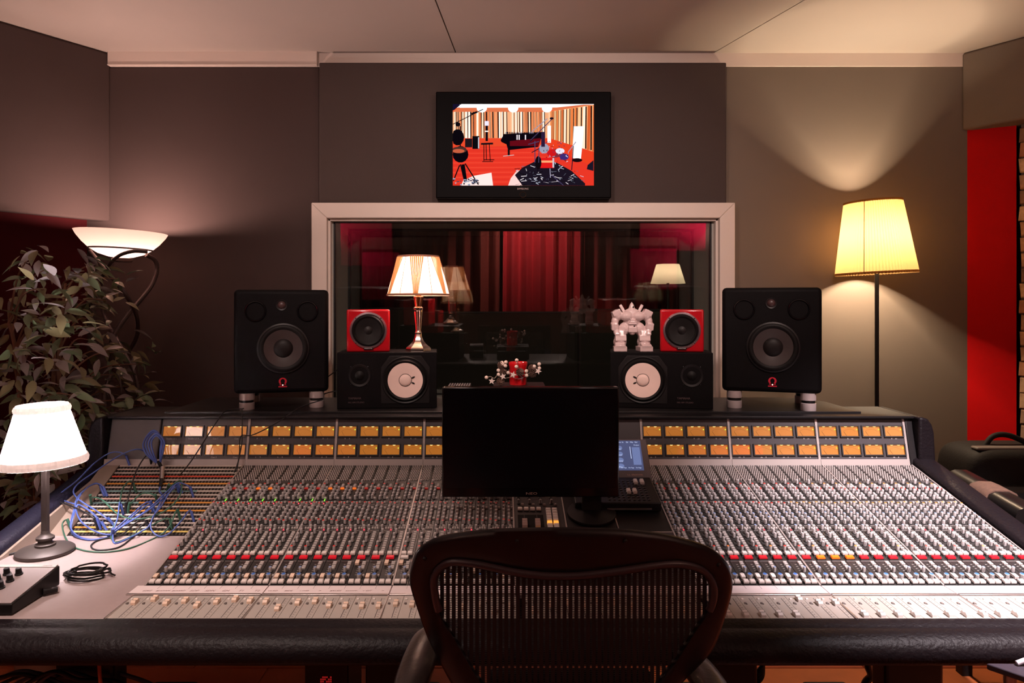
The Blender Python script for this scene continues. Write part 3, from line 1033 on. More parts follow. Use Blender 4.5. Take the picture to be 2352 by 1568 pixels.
# the centre section's own faders and blank tape
for i in range(11):
    put('fader_strip', fplate, con, (.048 + PITCH * i, 1.62, .7272), (fa, 0, 0))
    d = (1.66, 1.69, 1.70, 1.69, 1.71, 1.70, 1.68, 1.69, 1.66, 1.66, 1.66)[i]
    put('fader_cap', capL, con, (.048 + PITCH * i + .0265, d, FADZ(d) + .0004), (fa, 0, 0))
MB().box(.036, .502, 1.757, 1.808, .722, .7318).build('label_tape', M_TAPE, con)
MB().box(.036, .502, 1.7485, 1.757, .722, .7335).build('tape_rail', M_ALU, con, bevel=.001)
# legs and cable trunk under the console
for x in (-1.25, -.35, .62, 1.16):
    p = [(x - .05, 0), (x + .12, 0), (x + .12, .45), (x + .09, .62), (x - .09, .62), (x - .05, .52)]
    MB().prism(p, 2.02, 2.10, 'y').build('leg', M_BLACK, con, bevel=.01, fix=True)
    MB().box(x - .05, x + .12, 1.75, 2.6, 0, .06).build('foot', M_BLACK, con, bevel=.015)

# ================================================================ shelf and what stands on it
SHZ = 1.062
sh = MB().prism([(-1.262, 2.60), (1.335, 2.60), (1.335, 2.64), (1.33, 2.86), (1.28, 2.97), (1.20, 3.0), (-1.262, 3.0)], 1.0555, SHZ).build(
    'speaker_shelf', mat('shelf_top', (.010, .008, .008), .38, bump=(200, .2)), None, bevel=.003, fix=True)
tag(sh, 'black board shelf lying on the meter bridge of the console', 'shelf')
MB().box(-1.262, 1.335, 2.595, 2.603, 1.044, SHZ + .001).build('edge_strip', M_BLACK, sh, bevel=.002)

M_CONE_D = mat('grey_cone', (.045, .035, .034), .34, spec=.5)
M_DUST = mat('dust_cap', (.009, .0065, .0065), .5, spec=.25)
M_SURR = mat('rubber_surround', (.004, .003, .003), .55, spec=.2)
M_CONE_W = mat('paper_cone', (.85, .64, .57), .8, var=(30, .05))
M_REDBOX = mat('red_lacquer', (.42, .006, .012), .22, coat=.4)
M_FOOT = mat('pale_aluminium', (.55, .46, .45), .35, metal=.3)
M_QRED = mat('red_print', (.60, .01, .035), .5)


def face_M(p):
    """frame on a vertical front: x right, y up, z towards the camera"""
    return frame_M(p, (1, 0, 0), (0, 0, 1))


def omega_logo(name, p, parent, s):
    M = face_M(p)
    lg_ = MB()
    n = 18
    for i in range(n):
        a0 = R(-55 + 290 * i / n); a1 = R(-55 + 290 * (i + 1) / n)
        lg_.add([M @ Vector((math.cos(a) * r * s, math.sin(a) * r * s * .95 + .25 * s, .0008)) for a, r in
                 ((a0, .62 - .14 * abs(math.cos(a0))), (a1, .62 - .14 * abs(math.cos(a1))), (a1, .9), (a0, .9))], [(0, 1, 2, 3)])
    lg_.box(-.75 * s, -.18 * s, -.62 * s, -.48 * s, 0, .0008, 0, M)
    lg_.box(.18 * s, .75 * s, -.62 * s, -.48 * s, 0, .0008, 0, M)
    lg_.box(-.95 * s, .95 * s, -1.1 * s, -.85 * s, 0, .0008, 0, M)
    o = lg_.build(name, M_QRED, parent)
    o['label'] = 'red omega-shaped emblem above a red bar'
    l = MB().ball(tuple(M @ Vector((0, -.62 * s, .001))), .0022, 8, 5).build('power_light', emit_mat('warm_led', (1, .75, .6), 3), parent)


def toe_in(t, x_in, d, dp):
    """turn a loudspeaker about the middle of its front so that it faces the chair"""
    th = -math.atan2(x_in, d)
    fx, fy = t.location.x, t.location.y - dp / 2
    t.rotation_euler = (0, 0, th)
    t.location.x = fx - math.sin(th) * dp / 2
    t.location.y = fy + math.cos(th) * dp / 2


def big_monitor(x0, x1, ztop, zbot, d, yaw, label):
    w, h, dp = x1 - x0, ztop - zbot, .30
    cx_ = (x0 + x1) / 2
    t = thing('studio_monitor', (cx_, d + dp / 2, SHZ), label, 'speaker', 'large studio monitors')
    c = MB().box(x0, x1, d, d + dp, zbot, ztop).build('cabinet', M_BLACK_M, t, bevel=.016)
    k = w / .347
    # ports
    for s in (-1, 1):
        M = face_M((cx_ + s * .095 * k, d, zbot + .312 * h / .394))
        MB().lathe([(.040, .0005), (.038, .006), (.035, .0065), (.032, .0012), (.0, .001)], 28, [0, 0, 0, 1], M).build('bass_port', [M_BLACK_G, M_BLACK_M], t, smooth=25)
    M = face_M((cx_, d, zbot + .335 * h / .394))
    MB().lathe([(.022, .001), (.0205, .003), (.015, .001)], 24, 0, M).build('tweeter_ring', M_BLACK, t, smooth=40)
    MB().lathe([(.015, .001), (.012, .006), (.006, .0085), (0, .009)], 20, 0, M).build('tweeter_dome', mat('silk_dome', (.05, .022, .022), .4), t, smooth=60)
    M = face_M((cx_ + .006, d, zbot + .170 * h / .394)) @ Matrix.Scale(.93, 4)
    MB().lathe([(.104, .0005), (.103, .006), (.097, .008)], 40, 0, M).build('woofer_frame', M_BLACK, t, smooth=30)
    MB().lathe([(.098, .007), (.091, .014), (.083, .014), (.076, .009)], 40, 0, M).build('surround', M_SURR, t, smooth=60)
    MB().lathe([(.077, .0095), (.070, .0085), (.038, .0015)], 40, 0, M).build('cone', M_CONE_D, t, smooth=60)
    MB().lathe([(.039, .001), (.035, .006), (.02, .0115), (0, .013)], 30, 0, M).build('dust_cap', M_DUST, t, smooth=60)
    omega_logo('emblem', (cx_ + .004, d - .0005, zbot + .040), t, .0165)
    for s in (-1, 1):
        for b in (0, 1):
            q = (cx_ + s * (w / 2 - .045), d + .03 + b * .22, SHZ)
            M = Matrix.Translation(q)
            hh = zbot - SHZ
            f = MB()
            f.lathe([(0, 0), (.027, 0), (.028, .002), (.028, hh * .42), (.026, hh * .44)], 24, 0, M)
            f.lathe([(.024, hh * .42), (.024, hh * .60)], 24, 1, M)
            f.lathe([(.026, hh * .58), (.028, hh * .60), (.028, hh), (0, hh)], 24, 0, M)
            f.build('isolation_foot', [M_FOOT, M_BLACK], t, smooth=40)
    # feet sit on two thin cross bars
    for s in (-1, 1):
        xx = cx_ + s * (w / 2 - .045)
        MB().box(xx - .012, xx + .012, d + .02, d + .27, zbot - .004, zbot + .001).build('foot_bar', M_BLACK, t)
    toe_in(t, x1 if x1 < 0 else x0, d, dp)
    return t


big_monitor(-1.018, -.671, at(0, 665, 2.66).z, at(0, 902, 2.66).z, 2.66, 0, 'large black studio monitor with grey cone beside the torchiere wall')
big_monitor(at(1664, 0, 2.64).x, at(1879, 0, 2.64).x, at(0, 660, 2.64).z, at(0, 901, 2.64).z, 2.64, 0, 'large black studio monitor with dark cone beside the pleated floor lamp')


def white_cone_monitor(x0, x1, d, woof_right, label):
    w, h, dp = x1 - x0, .2155, .20
    t = thing('bookshelf_monitor', ((x0 + x1) / 2, d + dp / 2, SHZ), label, 'speaker', 'black monitors with white cones')
    MB().box(x0, x1, d, d + dp, SHZ, SHZ + h).build('cabinet', M_BLACK_M, t, bevel=.003)
    s = 1 if woof_right else -1
    wx = (x1 - .121) if woof_right else (x0 + .124)
    M = face_M((wx, d, SHZ + .108))
    MB().prism([(wx + a, SHZ + .108 + b) for a, b in ((-.093, -.09), (.093, -.09), (.093, .05), (.06, .094), (-.06, .094), (-.093, .05))], d - .002, d + .001, 'y').build('woofer_plate', M_BLACK, t, bevel=.0015, fix=True)
    MB().lathe([(.092, .003), (.088, .006), (.083, .003)], 44, 0, M).build('woofer_ring', M_BLACK, t, smooth=40)
    MB().lathe([(.083, .004), (.075, .012), (.066, .008)], 44, 0, M).build('surround', M_SURR, t, smooth=60)
    MB().lathe([(.067, .0085), (.024, .0035)], 44, 0, M).build('cone', M_CONE_W, t, smooth=60)
    MB().lathe([(.0235, .003), (.022, .006), (.012, .009), (0, .010)], 30, 0, M).build('dust_cap', M_CONE_W, t, smooth=60)
    MB().lathe([(.0252, .0036), (.0240, .0046)], 30, 0, M).build('cap_seam', M_SURR, t)
    for b in (-1, 1):
        q = Matrix.Translation((s * .030, b * .011, .0065)) @ Matrix.Rotation(b * s * .45 if s > 0 else b * s * .45, 4, 'Z')
        MB().ball((0, 0, 0), .0075, 8, 5, 0, M @ q, (1, .42, .3)).build('lead_wire', M_BLACK, t, smooth=60)
    tx = (x0 + .085) if woof_right else (x1 - .079)
    M2 = face_M((tx, d, SHZ + .127))
    MB().lathe([(.044, .0005), (.042, .003), (.034, .001)], 32, 0, M2).build('tweeter_ring', M_BLACK, t, smooth=40)
    MB().lathe([(.018, .001), (.010, .006), (0, .008)], 20, 0, M2).build('tweeter_dome', M_SURR, t, smooth=60)
    for a in (-.032, .032):
        for b in (-.034, .034):
            MB().ball(tuple(M2 @ Vector((a, b, .001))), .0022, 6, 4).build('screw', M_BLACK_G, t)
    tt = MB()
    lx = (x0 + .042) if woof_right else (tx - .055)
    text_into(tt, 'YAMAHA', .012, face_M((lx, d - .0005, SHZ + .040)), 0, 'LEFT')
    text_into(tt, 'NS-10M STUDIO', .0085, face_M((lx, d - .0005, SHZ + .024)), 0, 'LEFT')
    tt.build('lettering', mat('faded_print', (.10, .06, .06), .6), t)
    toe_in(t, x1 if x1 < 0 else x0, d, dp)
    return t


white_cone_monitor(at(776, 0, 2.68).x, at(1003, 0, 2.68).x, 2.68, True, 'black monitor with a white cone under the red cube and table lamp')
white_cone_monitor(at(1403, 0, 2.68).x, at(1634, 0, 2.68).x, 2.68, False, 'black monitor with a white cone under the white figurine')
TOPZ = SHZ + .2155


def red_cube(cxp, d, label):
    s = .165
    t = thing('cube_monitor', (cxp, d + s / 2, TOPZ), label, 'speaker', 'small red cube monitors')
    MB().box(cxp - s / 2, cxp + s / 2, d, d + s, TOPZ, TOPZ + s).build('cabinet', M_REDBOX, t, bevel=.007)
    M = face_M((cxp, d, TOPZ + s / 2 + .001))
    MB().lathe([(.072, .0002), (.070, .005), (.064, .006), (.061, .003)], 40, 0, M).build('chrome_ring', mat('purple_chrome', (.55, .42, .47), .2, metal=.9), t, smooth=40)
    MB().lathe([(.063, .004), (.055, .012), (.048, .008)], 40, 0, M).build('surround', M_SURR, t, smooth=60)
    MB().lathe([(.049, .008), (.016, .0015)], 40, 0, M).build('cone', mat('black_cone', (.006, .0045, .0045), .6, spec=.2), t, smooth=60)
    MB().lathe([(.0165, .0015), (.009, .006), (0, .007)], 20, 0, M).build('dust_cap', M_DUST, t, smooth=60)
    for a in (45, 135, 225, 315):
        MB().ball(tuple(M @ Vector((.067 * math.cos(R(a)), .067 * math.sin(R(a)), .005))), .003, 6, 4).build('screw', M_BLACK, t)
    b = MB().box(-.018, .018, -.0725, -.066, .004, .0075, 0, M).build('name_plate', M_BLACK, t)
    tt = MB(); text_into(tt, 'AVANTONE', .0055, M @ Matrix.Translation((0, -.0692, .0076)))
    tt.build('lettering', M_PRINT_L, b)
    toe_in(t, cxp + (s / 2 if cxp < 0 else -s / 2), d, s)


red_cube(at(846, 0, 2.70).x, 2.70, 'small red cube monitor beside the silver table lamp')
red_cube(at(1566, 0, 2.70).x, 2.70, 'small red cube monitor beside the white figurine')

# ---- silver table lamp on the monitor
LX, LD_ = at(961, 0, 2.77).x, 2.77
tl = thing('table_lamp', (LX, LD_, TOPZ), 'silver candlestick table lamp with draped cream shade on the black monitor', 'lamp')
M_SIL = mat('polished_silver', (.72, .62, .56), .16, metal=1.0)
T = Matrix.Translation((LX, LD_, TOPZ))
MB().lathe([(0, 0), (.050, 0), (.050, .009), (.046, .015), (.034, .024), (.022, .038), (.015, .054), (.0125, .068)], 6, 0, T).build('base', M_SIL, tl, smooth=25)
MB().lathe([(.0125, .068), (.015, .072), (.0125, .076), (.011, .081), (.018, .153), (.0165, .161), (.020, .165), (.020, .171), (.014, .176)], 12, 0, T).build('stem', M_SIL, tl, smooth=40)
MB().lathe([(.014, .176), (.017, .196), (.021, .214), (.012, .218), (.012, .255), (.0, .255)], 16, 0, T).build('socket', mat('copper_socket', (.6, .25, .12), .25, metal=1), tl, smooth=40)
zb, zt = at(0, 679, LD_).z - TOPZ, at(0, 588, LD_).z - TOPZ
rb, rt_ = .1235, .081
M_SH1 = shade_mat('cream_silk', (.92, .74, .56), .62)
M_SH1D = shade_mat('draped_silk', (.70, .42, .20), .45)
MB().lathe([(rb, zb), (rb * .93, zb + .035), (rb * .83, zb + .08), (rt_ * 1.06, zt - .03), (rt_, zt)], 48, 0, T).build('lamp_shade', M_SH1, tl, smooth=70)
M_BRAID = mat('brown_braid', (.30, .13, .08), .8)
for nm, rr, zz in (('lower_braid', rb + .001, zb + .004), ('upper_braid', rt_ + .001, zt - .003)):
    MB().lathe([(rr, zz - .004), (rr + .0015, zz), (rr, zz + .004)], 48, 0, T).build(nm, M_BRAID, tl, smooth=60)
for k in range(6):                              # gathered drapes: wide at the top, drawn together at the bottom
    a0 = -PI / 2 + R(2) + k * PI / 3
    d_ = MB()
    for j in range(7):
        a1 = a0 + R(-20 + 40 * (j + .1) / 7); a2 = a0 + R(-20 + 40 * (j + .9) / 7); am = (a1 + a2) / 2
        b1 = a0 + R(-4 + 8 * j / 7); b2 = a0 + R(-4 + 8 * (j + 1) / 7); bm2 = (b1 + b2) / 2
        P = lambda a, r, z: T @ Vector((r * math.cos(a), r * math.sin(a), z))
        d_.add([P(a1, rt_ + .001, zt - .004), P(am, rt_ + .004, zt - .004), P(a2, rt_ + .001, zt - .004),
                P(b1, rb + .0015, zb + .006), P(bm2, rb + .004, zb + .006), P(b2, rb + .0015, zb + .006)], [(0, 3, 4, 1), (1, 4, 5, 2)])
    d_.build('drape', M_SH1D, tl)
for k in range(6):
    a0 = -PI / 2 + R(2) + PI / 6 + k * PI / 3
    MB().tube([T @ Vector(((rt_ + .001) * math.cos(a0), (rt_ + .001) * math.sin(a0), zt)), T @ Vector(((rb + .001) * math.cos(a0), (rb + .001) * math.sin(a0), zb))], .0012, 5).build('rib', M_BRAID, tl)
M_GLOW = emit_mat('bulb_glow', (1.0, .72, .45), 12)
MB().ball((LX, LD_, TOPZ + .275), .018, 12, 8).build('bulb', M_GLOW, tl, smooth=60)
lamp_light('bulb_light', (LX, LD_, TOPZ + .285), W_ACCENT, PINK, .03, tl)

# ---- white headless robot figurine (one body, voxel-merged)
FGX, FGD = at(1451, 0, 2.76).x, 2.76
def figurine():
    T = Matrix.Translation((FGX, FGD, TOPZ))
    b = MB()
    S = lambda c, r, sc=(1, 1, 1): b.ball(c, r, 12, 8, 0, T, sc)
    def blk(c, s, rz=0, rx=0, ry=0):
        M = T @ Matrix.Translation(c) @ Euler((rx, ry, rz)).to_matrix().to_4x4()
        b.box(-s[0] / 2, s[0] / 2, -s[1] / 2, s[1] / 2, -s[2] / 2, s[2] / 2, 0, M)
    for s in (-1, 1):
        blk((s * .048, -.008, .010), (.052, .066, .020), s * .1)          # foot
        blk((s * .050, -.022, .020), (.040, .040, .022), s * .1, .3)
        S((s * .047, -.002, .036), .027, (1, 1, .95))                     # boot
        blk((s * .047, -.012, .050), (.044, .034, .024), 0, -.2)
        S((s * .042, -.002, .068), .020, (1, 1, 1.1))                     # knee
        blk((s * .044, -.016, .068), (.022, .018, .024), 0, -.3)
        S((s * .030, 0, .088), .0215, (1.05, .95, 1.2))                   # thigh
        S((s * .058, 0, .142), .0225, (1, 1, 1.05))                       # shoulder
        blk((s * .062, 0, .152), (.034, .044, .020), 0, 0, s * .45)
        S((s * .067, -.004, .118), .0150, (1, 1, 1.3))                    # upper arm
        S((s * .067, -.008, .096), .0165, (.95, 1, 1.3))                  # forearm
        blk((s * .070, -.008, .098), (.026, .030, .028), 0, .15, s * .1)
        S((s * .062, -.014, .074), .0130)                                 # fist
        for k in range(3):
            S((s * (.056 + .006 * k), -.025, .068), .0048, (1, 1, 1.4))
        S((s * .024, -.012, .138), .0245, (1.1, .8, .8))                  # chest plates
        blk((s * .036, .010, .168), (.012, .010, .034), 0, -.2, s * .5)   # back fins
    S((0, .002, .118), .030, (1.15, .8, .9)); S((0, -.002, .098), .024, (1.2, .85, .7))
    blk((0, -.008, .086), (.034, .036, .022))
    S((0, -.010, .076), .013)
    S((0, 0, .150), .026, (1.2, .7, .8))
    b.lathe([(.014, .150), (.012, .172), (.008, .184), (0, .196)], 10, 0, T)   # spike in place of the head
    for z in (.108, .116, .124):
        blk((0, -.024, z), (.034 - (z - .108), .008, .004))
    o = b.build('robot_figurine', mat('white_glaze', (.62, .47, .46), .25, coat=.5), None, smooth=50)
    rm = o.modifiers.new('merge', 'REMESH'); rm.mode = 'VOXEL'; rm.voxel_size = .0022
    sm = o.modifiers.new('soften', 'SMOOTH'); sm.iterations = 4; sm.factor = .5
    tag(o, 'white glazed headless robot figurine standing on the black monitor', 'figurine')
    for x, z in ((.004, .174), (.006, .098)):
        MB().ball((FGX + x, FGD - (.012 if z > .15 else .024), TOPZ + z), .0035, 8, 5, 0, None, (1, .5, 1)).build('peg_hole', M_SURR, o)
figurine()

# ---- black box with the red candle pot and the berry garland
bx0, bx1 = at(1133, 0, 2.75).x, at(1252, 0, 2.75).x
BTOP = at(0, 884, 2.75).z
o = MB().box(bx0, bx1, 2.70, 2.86, SHZ, BTOP).build('equipment_box', M_BLACK, None, bevel=.004)
tag(o, 'black equipment box under the red candle pot', 'box')
o = thing('interface_box', (at(1053, 0, 2.72).x, 2.72, SHZ), 'low black box with a ridged top behind the desktop display', 'box')
c0, c1 = at(1028, 0, 2.70).x, at(1080, 0, 2.70).x; z1 = at(0, 886, 2.70).z
MB().box(c0, c1, 2.70, 2.80, SHZ, z1 - .006).build('case', M_BLACK, o, bevel=.002)
for k in range(9):
    xx = c0 + (c1 - c0) * (k + .5) / 9
    MB().box(xx - .003, xx + .003, 2.702, 2.798, z1 - .008, z1).build('ridge', M_PANEL, o)
PXc, PDc = at(1190, 0, 2.765).x, 2.765
pot = thing('candle_pot', (PXc, PDc, BTOP), 'small red bucket candle pot with wire handle', 'candle pot')
T = Matrix.Translation((PXc, PDc, BTOP))
M_POT = mat('red_enamel', (.50, .006, .010), .25, coat=.4)
MB().lathe([(0, .001), (.0335, .001), (.0345, .012), (.0345, .070), (.037, .076), (.0375, .088), (.0365, .090), (.034, .088), (.032, .078), (.032, .012), (0, .010)], 30, 0, T).build('bucket', M_POT, pot, smooth=40)
MB().tube([T @ Vector((.037 * math.cos(R(a)), -.030 - .012 * math.sin(R(a - 180)), .062 + .035 * math.sin(R(a)))) for a in range(180, 361, 15)], .0012, 6).build('wire_handle', M_ALU, pot, smooth=60)
MB().cyl(T @ Vector((0, 0, .010)), T @ Vector((0, 0, .045)), .029, None, 20).build('candle', mat('red_wax', (.25, .01, .01), .5), pot)

gl = thing('berry_garland', (PXc, PDc - .045, BTOP), 'garland of white berries, stars and pine cones round the red pot', 'garland')
M_BERRY = mat('white_berry', (.72, .58, .50), .6)
M_STAR = mat('white_star', (.75, .62, .56), .6)
M_PINE = mat('pine_scale', (.10, .05, .035), .7)
def gpt(cx_, cy_, d=2.71):
    return at(1090 + cx_ / 11.76, 800 + cy_ / 11.76, d)
berry_me = MB().ball((0, 0, 0), .0072, 12, 8).mesh('berry', M_BERRY, smooth=60)
for cx_, cy_, d in ((1138, 318, 2.74), (848, 370, 2.72), (742, 385, 2.72), (760, 425, 2.71), (833, 470, 2.70), (1130, 492, 2.70), (645, 592, 2.71), (650, 705, 2.71),
                    (320, 785, 2.70), (905, 655, 2.71), (1400, 612, 2.70), (1405, 730, 2.70), (1613, 485, 2.71), (1747, 422, 2.72), (1750, 535, 2.72)):
    put('berry', berry_me, gl, gpt(cx_, cy_, d))
def star_me():
    b = MB()
    p = []
    for i in range(10):
        r = .0135 if i % 2 == 0 else .0058
        a = PI / 2 + i * PI / 5
        p.append((r * math.cos(a), r * math.sin(a)))
    b.prism(p, -.002, .002, 'y')
    return b.mesh('star', M_STAR)
sm_ = star_me()
for cx_, cy_, a in ((465, 880, .1), (765, 755, -.25), (1040, 705, .3), (1720, 610, .45)):
    put('star', sm_, gl, gpt(cx_, cy_, 2.695), (0, a, 0))
pc = MB()
for k in range(7):
    z = -.012 + .004 * k
    rr = .0135 * math.sin(PI * (k + 1.2) / 8.6)
    for j in range(8):
        a = j * PI / 4 + k * .4
        q = Matrix.Translation((rr * math.cos(a), rr * math.sin(a), z)) @ Matrix.Rotation(a, 4, 'Z') @ Matrix.Rotation(-.5, 4, 'Y')
        pc.ball((0, 0, 0), .0045, 5, 3, 0, q, (1.2, .8, .3))
pc.ball((0, 0, 0), .009, 8, 6, 0, None, (1, 1, 1.4))
pc_me = pc.mesh('pine_cone', M_PINE, smooth=40)
for cx_, cy_, rx in ((760, 640, .4), (700, 890, 1.2), (1225, 640, .8), (1550, 545, 1.0), (1560, 690, .3), (720, 470, .2)):
    put('pine_cone', pc_me, gl, gpt(cx_, cy_, 2.715), (rx, .6, 0))
wire = [gpt(x, y, 2.712) for x, y in ((320, 785), (430, 760), (530, 805), (600, 735), (700, 640), (760, 560), (830, 620), (760, 790), (960, 780), (1150, 720), (1400, 690), (1560, 640), (1740, 560))]
MB().tube(spline(wire, 5), .0012, 5).build('wire_stem', mat('twine', (.36, .28, .22), .7), gl, smooth=60)
for a, b in (((833, 470), (760, 560)), ((742, 385), (760, 560)), ((1747, 422), (1560, 640)), ((1613, 485), (1560, 640)), ((1138, 318), (1225, 640)), ((1130, 492), (1225, 640))):
    MB().tube([gpt(*a, 2.72), gpt(*b, 2.715)], .0009, 5).build('wire_stem', M_PINE, gl)

# ---- television on the wall
TD = 3.49
tv = thing('television', (at(1203, 0, TD).x, 3.555, at(0, 455, TD).z), 'black wall television showing a live room with piano and drums', 'television')
tx0, tx1, tz0, tz1 = at(1001, 0, TD).x, at(1404, 0, TD).x, at(0, 455, TD).z, at(0, 210, TD).z
MB().box(tx0, tx1, TD, TD + .06, tz0, tz1).build('case', mat('tv_bezel', (.002, .0015, .002), .5, spec=.04), tv, bevel=.006)
sx0, sx1, sz0, sz1 = at(1040, 0, TD).x, at(1364, 0, TD).x, at(0, 426, TD).z, at(0, 239, TD).z
M_SCREEN = bpy.data.materials.new('tv_picture'); M_SCREEN.use_nodes = True
nt = M_SCREEN.node_tree; nt.nodes.remove(nt.nodes['Principled BSDF'])
at_n = nt.nodes.new('ShaderNodeAttribute'); at_n.attribute_name = 'col'
em = nt.nodes.new('ShaderNodeEmission'); em.inputs[1].default_value = 1.15
nt.links.new(at_n.outputs['Color'], em.inputs[0]); nt.links.new(em.outputs[0], nt.nodes['Material Output'].inputs[0])
pic_v, pic_f, pic_c = [], [], []
def pic(poly, col):
    """flat print: polygon in picture units (318..2005 across, 255..1235 down)"""
    z = .0004 + .000004 * len(pic_f)
    b = len(pic_v)
    for x, y in poly:
        x = min(2005, max(318, x)); y = min(1235, max(255, y))
        pic_v.append((sx0 + (sx1 - sx0) * (x - 318) / 1687, TD - z, sz1 - (sz1 - sz0) * (y - 255) / 980))
    pic_f.append(tuple(range(b, b + len(poly)))); pic_c.append(srgb(*col))
def prect(x0, y0, x1, y1, col): pic([(x0, y1), (x1, y1), (x1, y0), (x0, y0)], col)
def pline(x0, y0, x1, y1, w, col):
    d = Vector((x1 - x0, y1 - y0)).normalized() * w / 2
    pic([(x0 - d.y, y0 + d.x), (x1 - d.y, y1 + d.x), (x1 + d.y, y1 - d.x), (x0 + d.y, y0 - d.x)], col)
def pell(x, y, rx, ry, col, n=14): pic([(x + rx * math.cos(2 * PI * i / n), y + ry * math.sin(2 * PI * i / n)) for i in range(n)], col)
prect(318, 255, 2005, 1235, (240, 90, 50))
prect(318, 255, 2005, 300, (255, 250, 255))
pic([(318, 255), (420, 255), (330, 330), (318, 330)], (20, 15, 40))
pic([(318, 350), (380, 296), (1880, 262), (2005, 262), (2005, 330), (1500, 330), (1480, 345), (330, 352)], (215, 110, 70))
pic([(400, 300), (1560, 296), (1880, 262), (400, 262)], (255, 255, 255))
prect(318, 350, 1475, 670, (245, 175, 130))
rp = random.Random(4)
x = 335
while x < 1470:
    w_ = rp.uniform(14, 26)
    prect(x, 348, x + w_, 668, rp.choice(((250, 220, 190), (225, 130, 80), (255, 240, 225), (235, 165, 120), (205, 105, 60))))
    if rp.random() < .8: pline(x + w_ + 5, 348, x + w_ + 9, 664, rp.choice((6, 10, 14)), (15, 5, 10))
    x += w_ + rp.uniform(8, 22)
pic([(1475, 345), (2005, 262), (2005, 830), (1480, 670)], (240, 165, 110))
x = 1490
while x < 2000:
    t0 = (x - 1475) / 530; w_ = 10 + 28 * t0 * rp.uniform(.6, 1.2)
    pic([(x, 345 - 80 * t0), (x + w_, 345 - 80 * (t0 + .03)), (x + w_ - 15 * t0, 680 + 150 * t0), (x - 15 * t0, 675 + 150 * t0)], rp.choice(((255, 230, 205), (230, 120, 60), (250, 200, 150), (210, 95, 45))))
    pline(x + w_ + 6, 345 - 80 * t0, x + w_ + 2, 680 + 150 * t0, 4 + 14 * t0, (15, 5, 8))
    x += w_ + 10 + 22 * t0
prect(318, 665, 1480, 770, (225, 70, 40))
pic([(1480, 668), (2005, 830), (2005, 1010), (1480, 780)], (225, 60, 30))
pic([(318, 770), (1480, 760), (1760, 900), (2005, 1010), (2005, 1235), (318, 1235)], (222, 52, 36))
for k in range(16):
    pline(318, 790 + 29 * k, 1500, 780 + 29 * k, 4, (200, 40, 30) if k % 2 else (240, 85, 60))
pic([(560, 1120), (780, 1080), (800, 1235), (420, 1235), (440, 1180)], (255, 225, 220))
pic([(1080, 1060), (1300, 1000), (1250, 1235), (980, 1235), (1010, 1150)], (250, 205, 200))
for x_ in (665, 1040, 1445): pell(x_, 305, 62, 52, (255, 255, 255), 18)
for pl in ([(890, 690), (930, 615), (1400, 590), (1410, 640), (1370, 680), (1340, 770), (1160, 790), (980, 810), (960, 740), (900, 712)],): pic(pl, (10, 5, 12))
pic([(1000, 700), (1370, 665), (1340, 760), (1000, 760)], (95, 8, 20))
for x_ in (1080, 1105, 1180): prect(x_, 625, x_ + 14, 685, (235, 225, 230))
for k in range(18): prect(950 + 20 * k, 592, 962 + 20 * k, 610, rp.choice(((15, 10, 20), (120, 120, 140))))
prect(975, 800, 1000, 880, (12, 8, 12)); pline(920, 882, 1050, 868, 7, (200, 190, 190))
prect(553, 640, 635, 795, (10, 8, 14)); prect(465, 670, 550, 775, (30, 20, 25)); prect(620, 655, 634, 790, (190, 190, 200))
for a in ((690, 740, 690, 940), (715, 740, 720, 930), (755, 735, 765, 940), (670, 948, 800, 948), (690, 925, 815, 925)): pline(*a, 9, (10, 8, 12))
pline(655, 735, 800, 730, 22, (15, 12, 20)); prect(710, 460, 738, 700, (12, 8, 18)); prect(700, 460, 748, 515, (230, 225, 255)); prect(702, 575, 745, 590, (250, 240, 230))
pline(320, 498, 680, 318, 9, (10, 8, 15)); pline(540, 375, 610, 350, 22, (10, 8, 15)); pell(380, 500, 30, 26, (12, 10, 16)); prect(400, 520, 415, 780, (12, 8, 14))
pell(375, 655, 78, 98, (10, 6, 12)); pell(410, 860, 95, 100, (9, 5, 12)); pell(395, 808, 92, 40, (70, 45, 40)); pell(385, 820, 75, 25, (190, 90, 60))
for a in ((410, 980, 460, 1190), (400, 990, 325, 1180), (465, 970, 625, 1225)): pline(*a, 14, (10, 8, 14))
pline(440, 980, 470, 1180, 40, (8, 6, 12))
for k in range(30): pell(rp.uniform(330, 620), rp.uniform(1150, 1230), rp.uniform(8, 22), rp.uniform(5, 12), rp.choice(((15, 10, 20), (150, 160, 180), (60, 60, 80))), 8)
prect(1450, 515, 1492, 720, (255, 250, 245)); pic([(1765, 522), (1888, 522), (1850, 920), (1745, 905)], (255, 252, 250)); pell(1805, 930, 62, 24, (20, 8, 12))
pic([(1060, 1110), (1150, 1020), (1330, 930), (1560, 960), (1740, 1060), (1900, 1210), (1900, 1235), (1150, 1235)], (25, 18, 30))
for k in range(120):
    x_, y_ = rp.uniform(1080, 1860), rp.uniform(990, 1230)
    if y_ < 1235 - (x_ - 1000) * .05 and y_ > 930 + abs(x_ - 1400) * .30:
        a = rp.uniform(0, PI); l = rp.uniform(20, 70)
        pline(x_, y_, x_ + l * math.cos(a), y_ + l * .5 * math.sin(a), rp.uniform(3, 8), rp.choice(((190, 195, 210), (90, 95, 110), (12, 8, 14), (225, 215, 220))))
for x_, y_, rx, ry, c in ((1410, 790, 60, 60, (150, 150, 170)), (1540, 850, 90, 50, (120, 40, 55)), (1600, 820, 55, 35, (225, 220, 235)), (1500, 845, 55, 45, (200, 20, 25)), (1650, 890, 55, 40, (60, 40, 110))): pell(x_, y_, rx, ry, c)
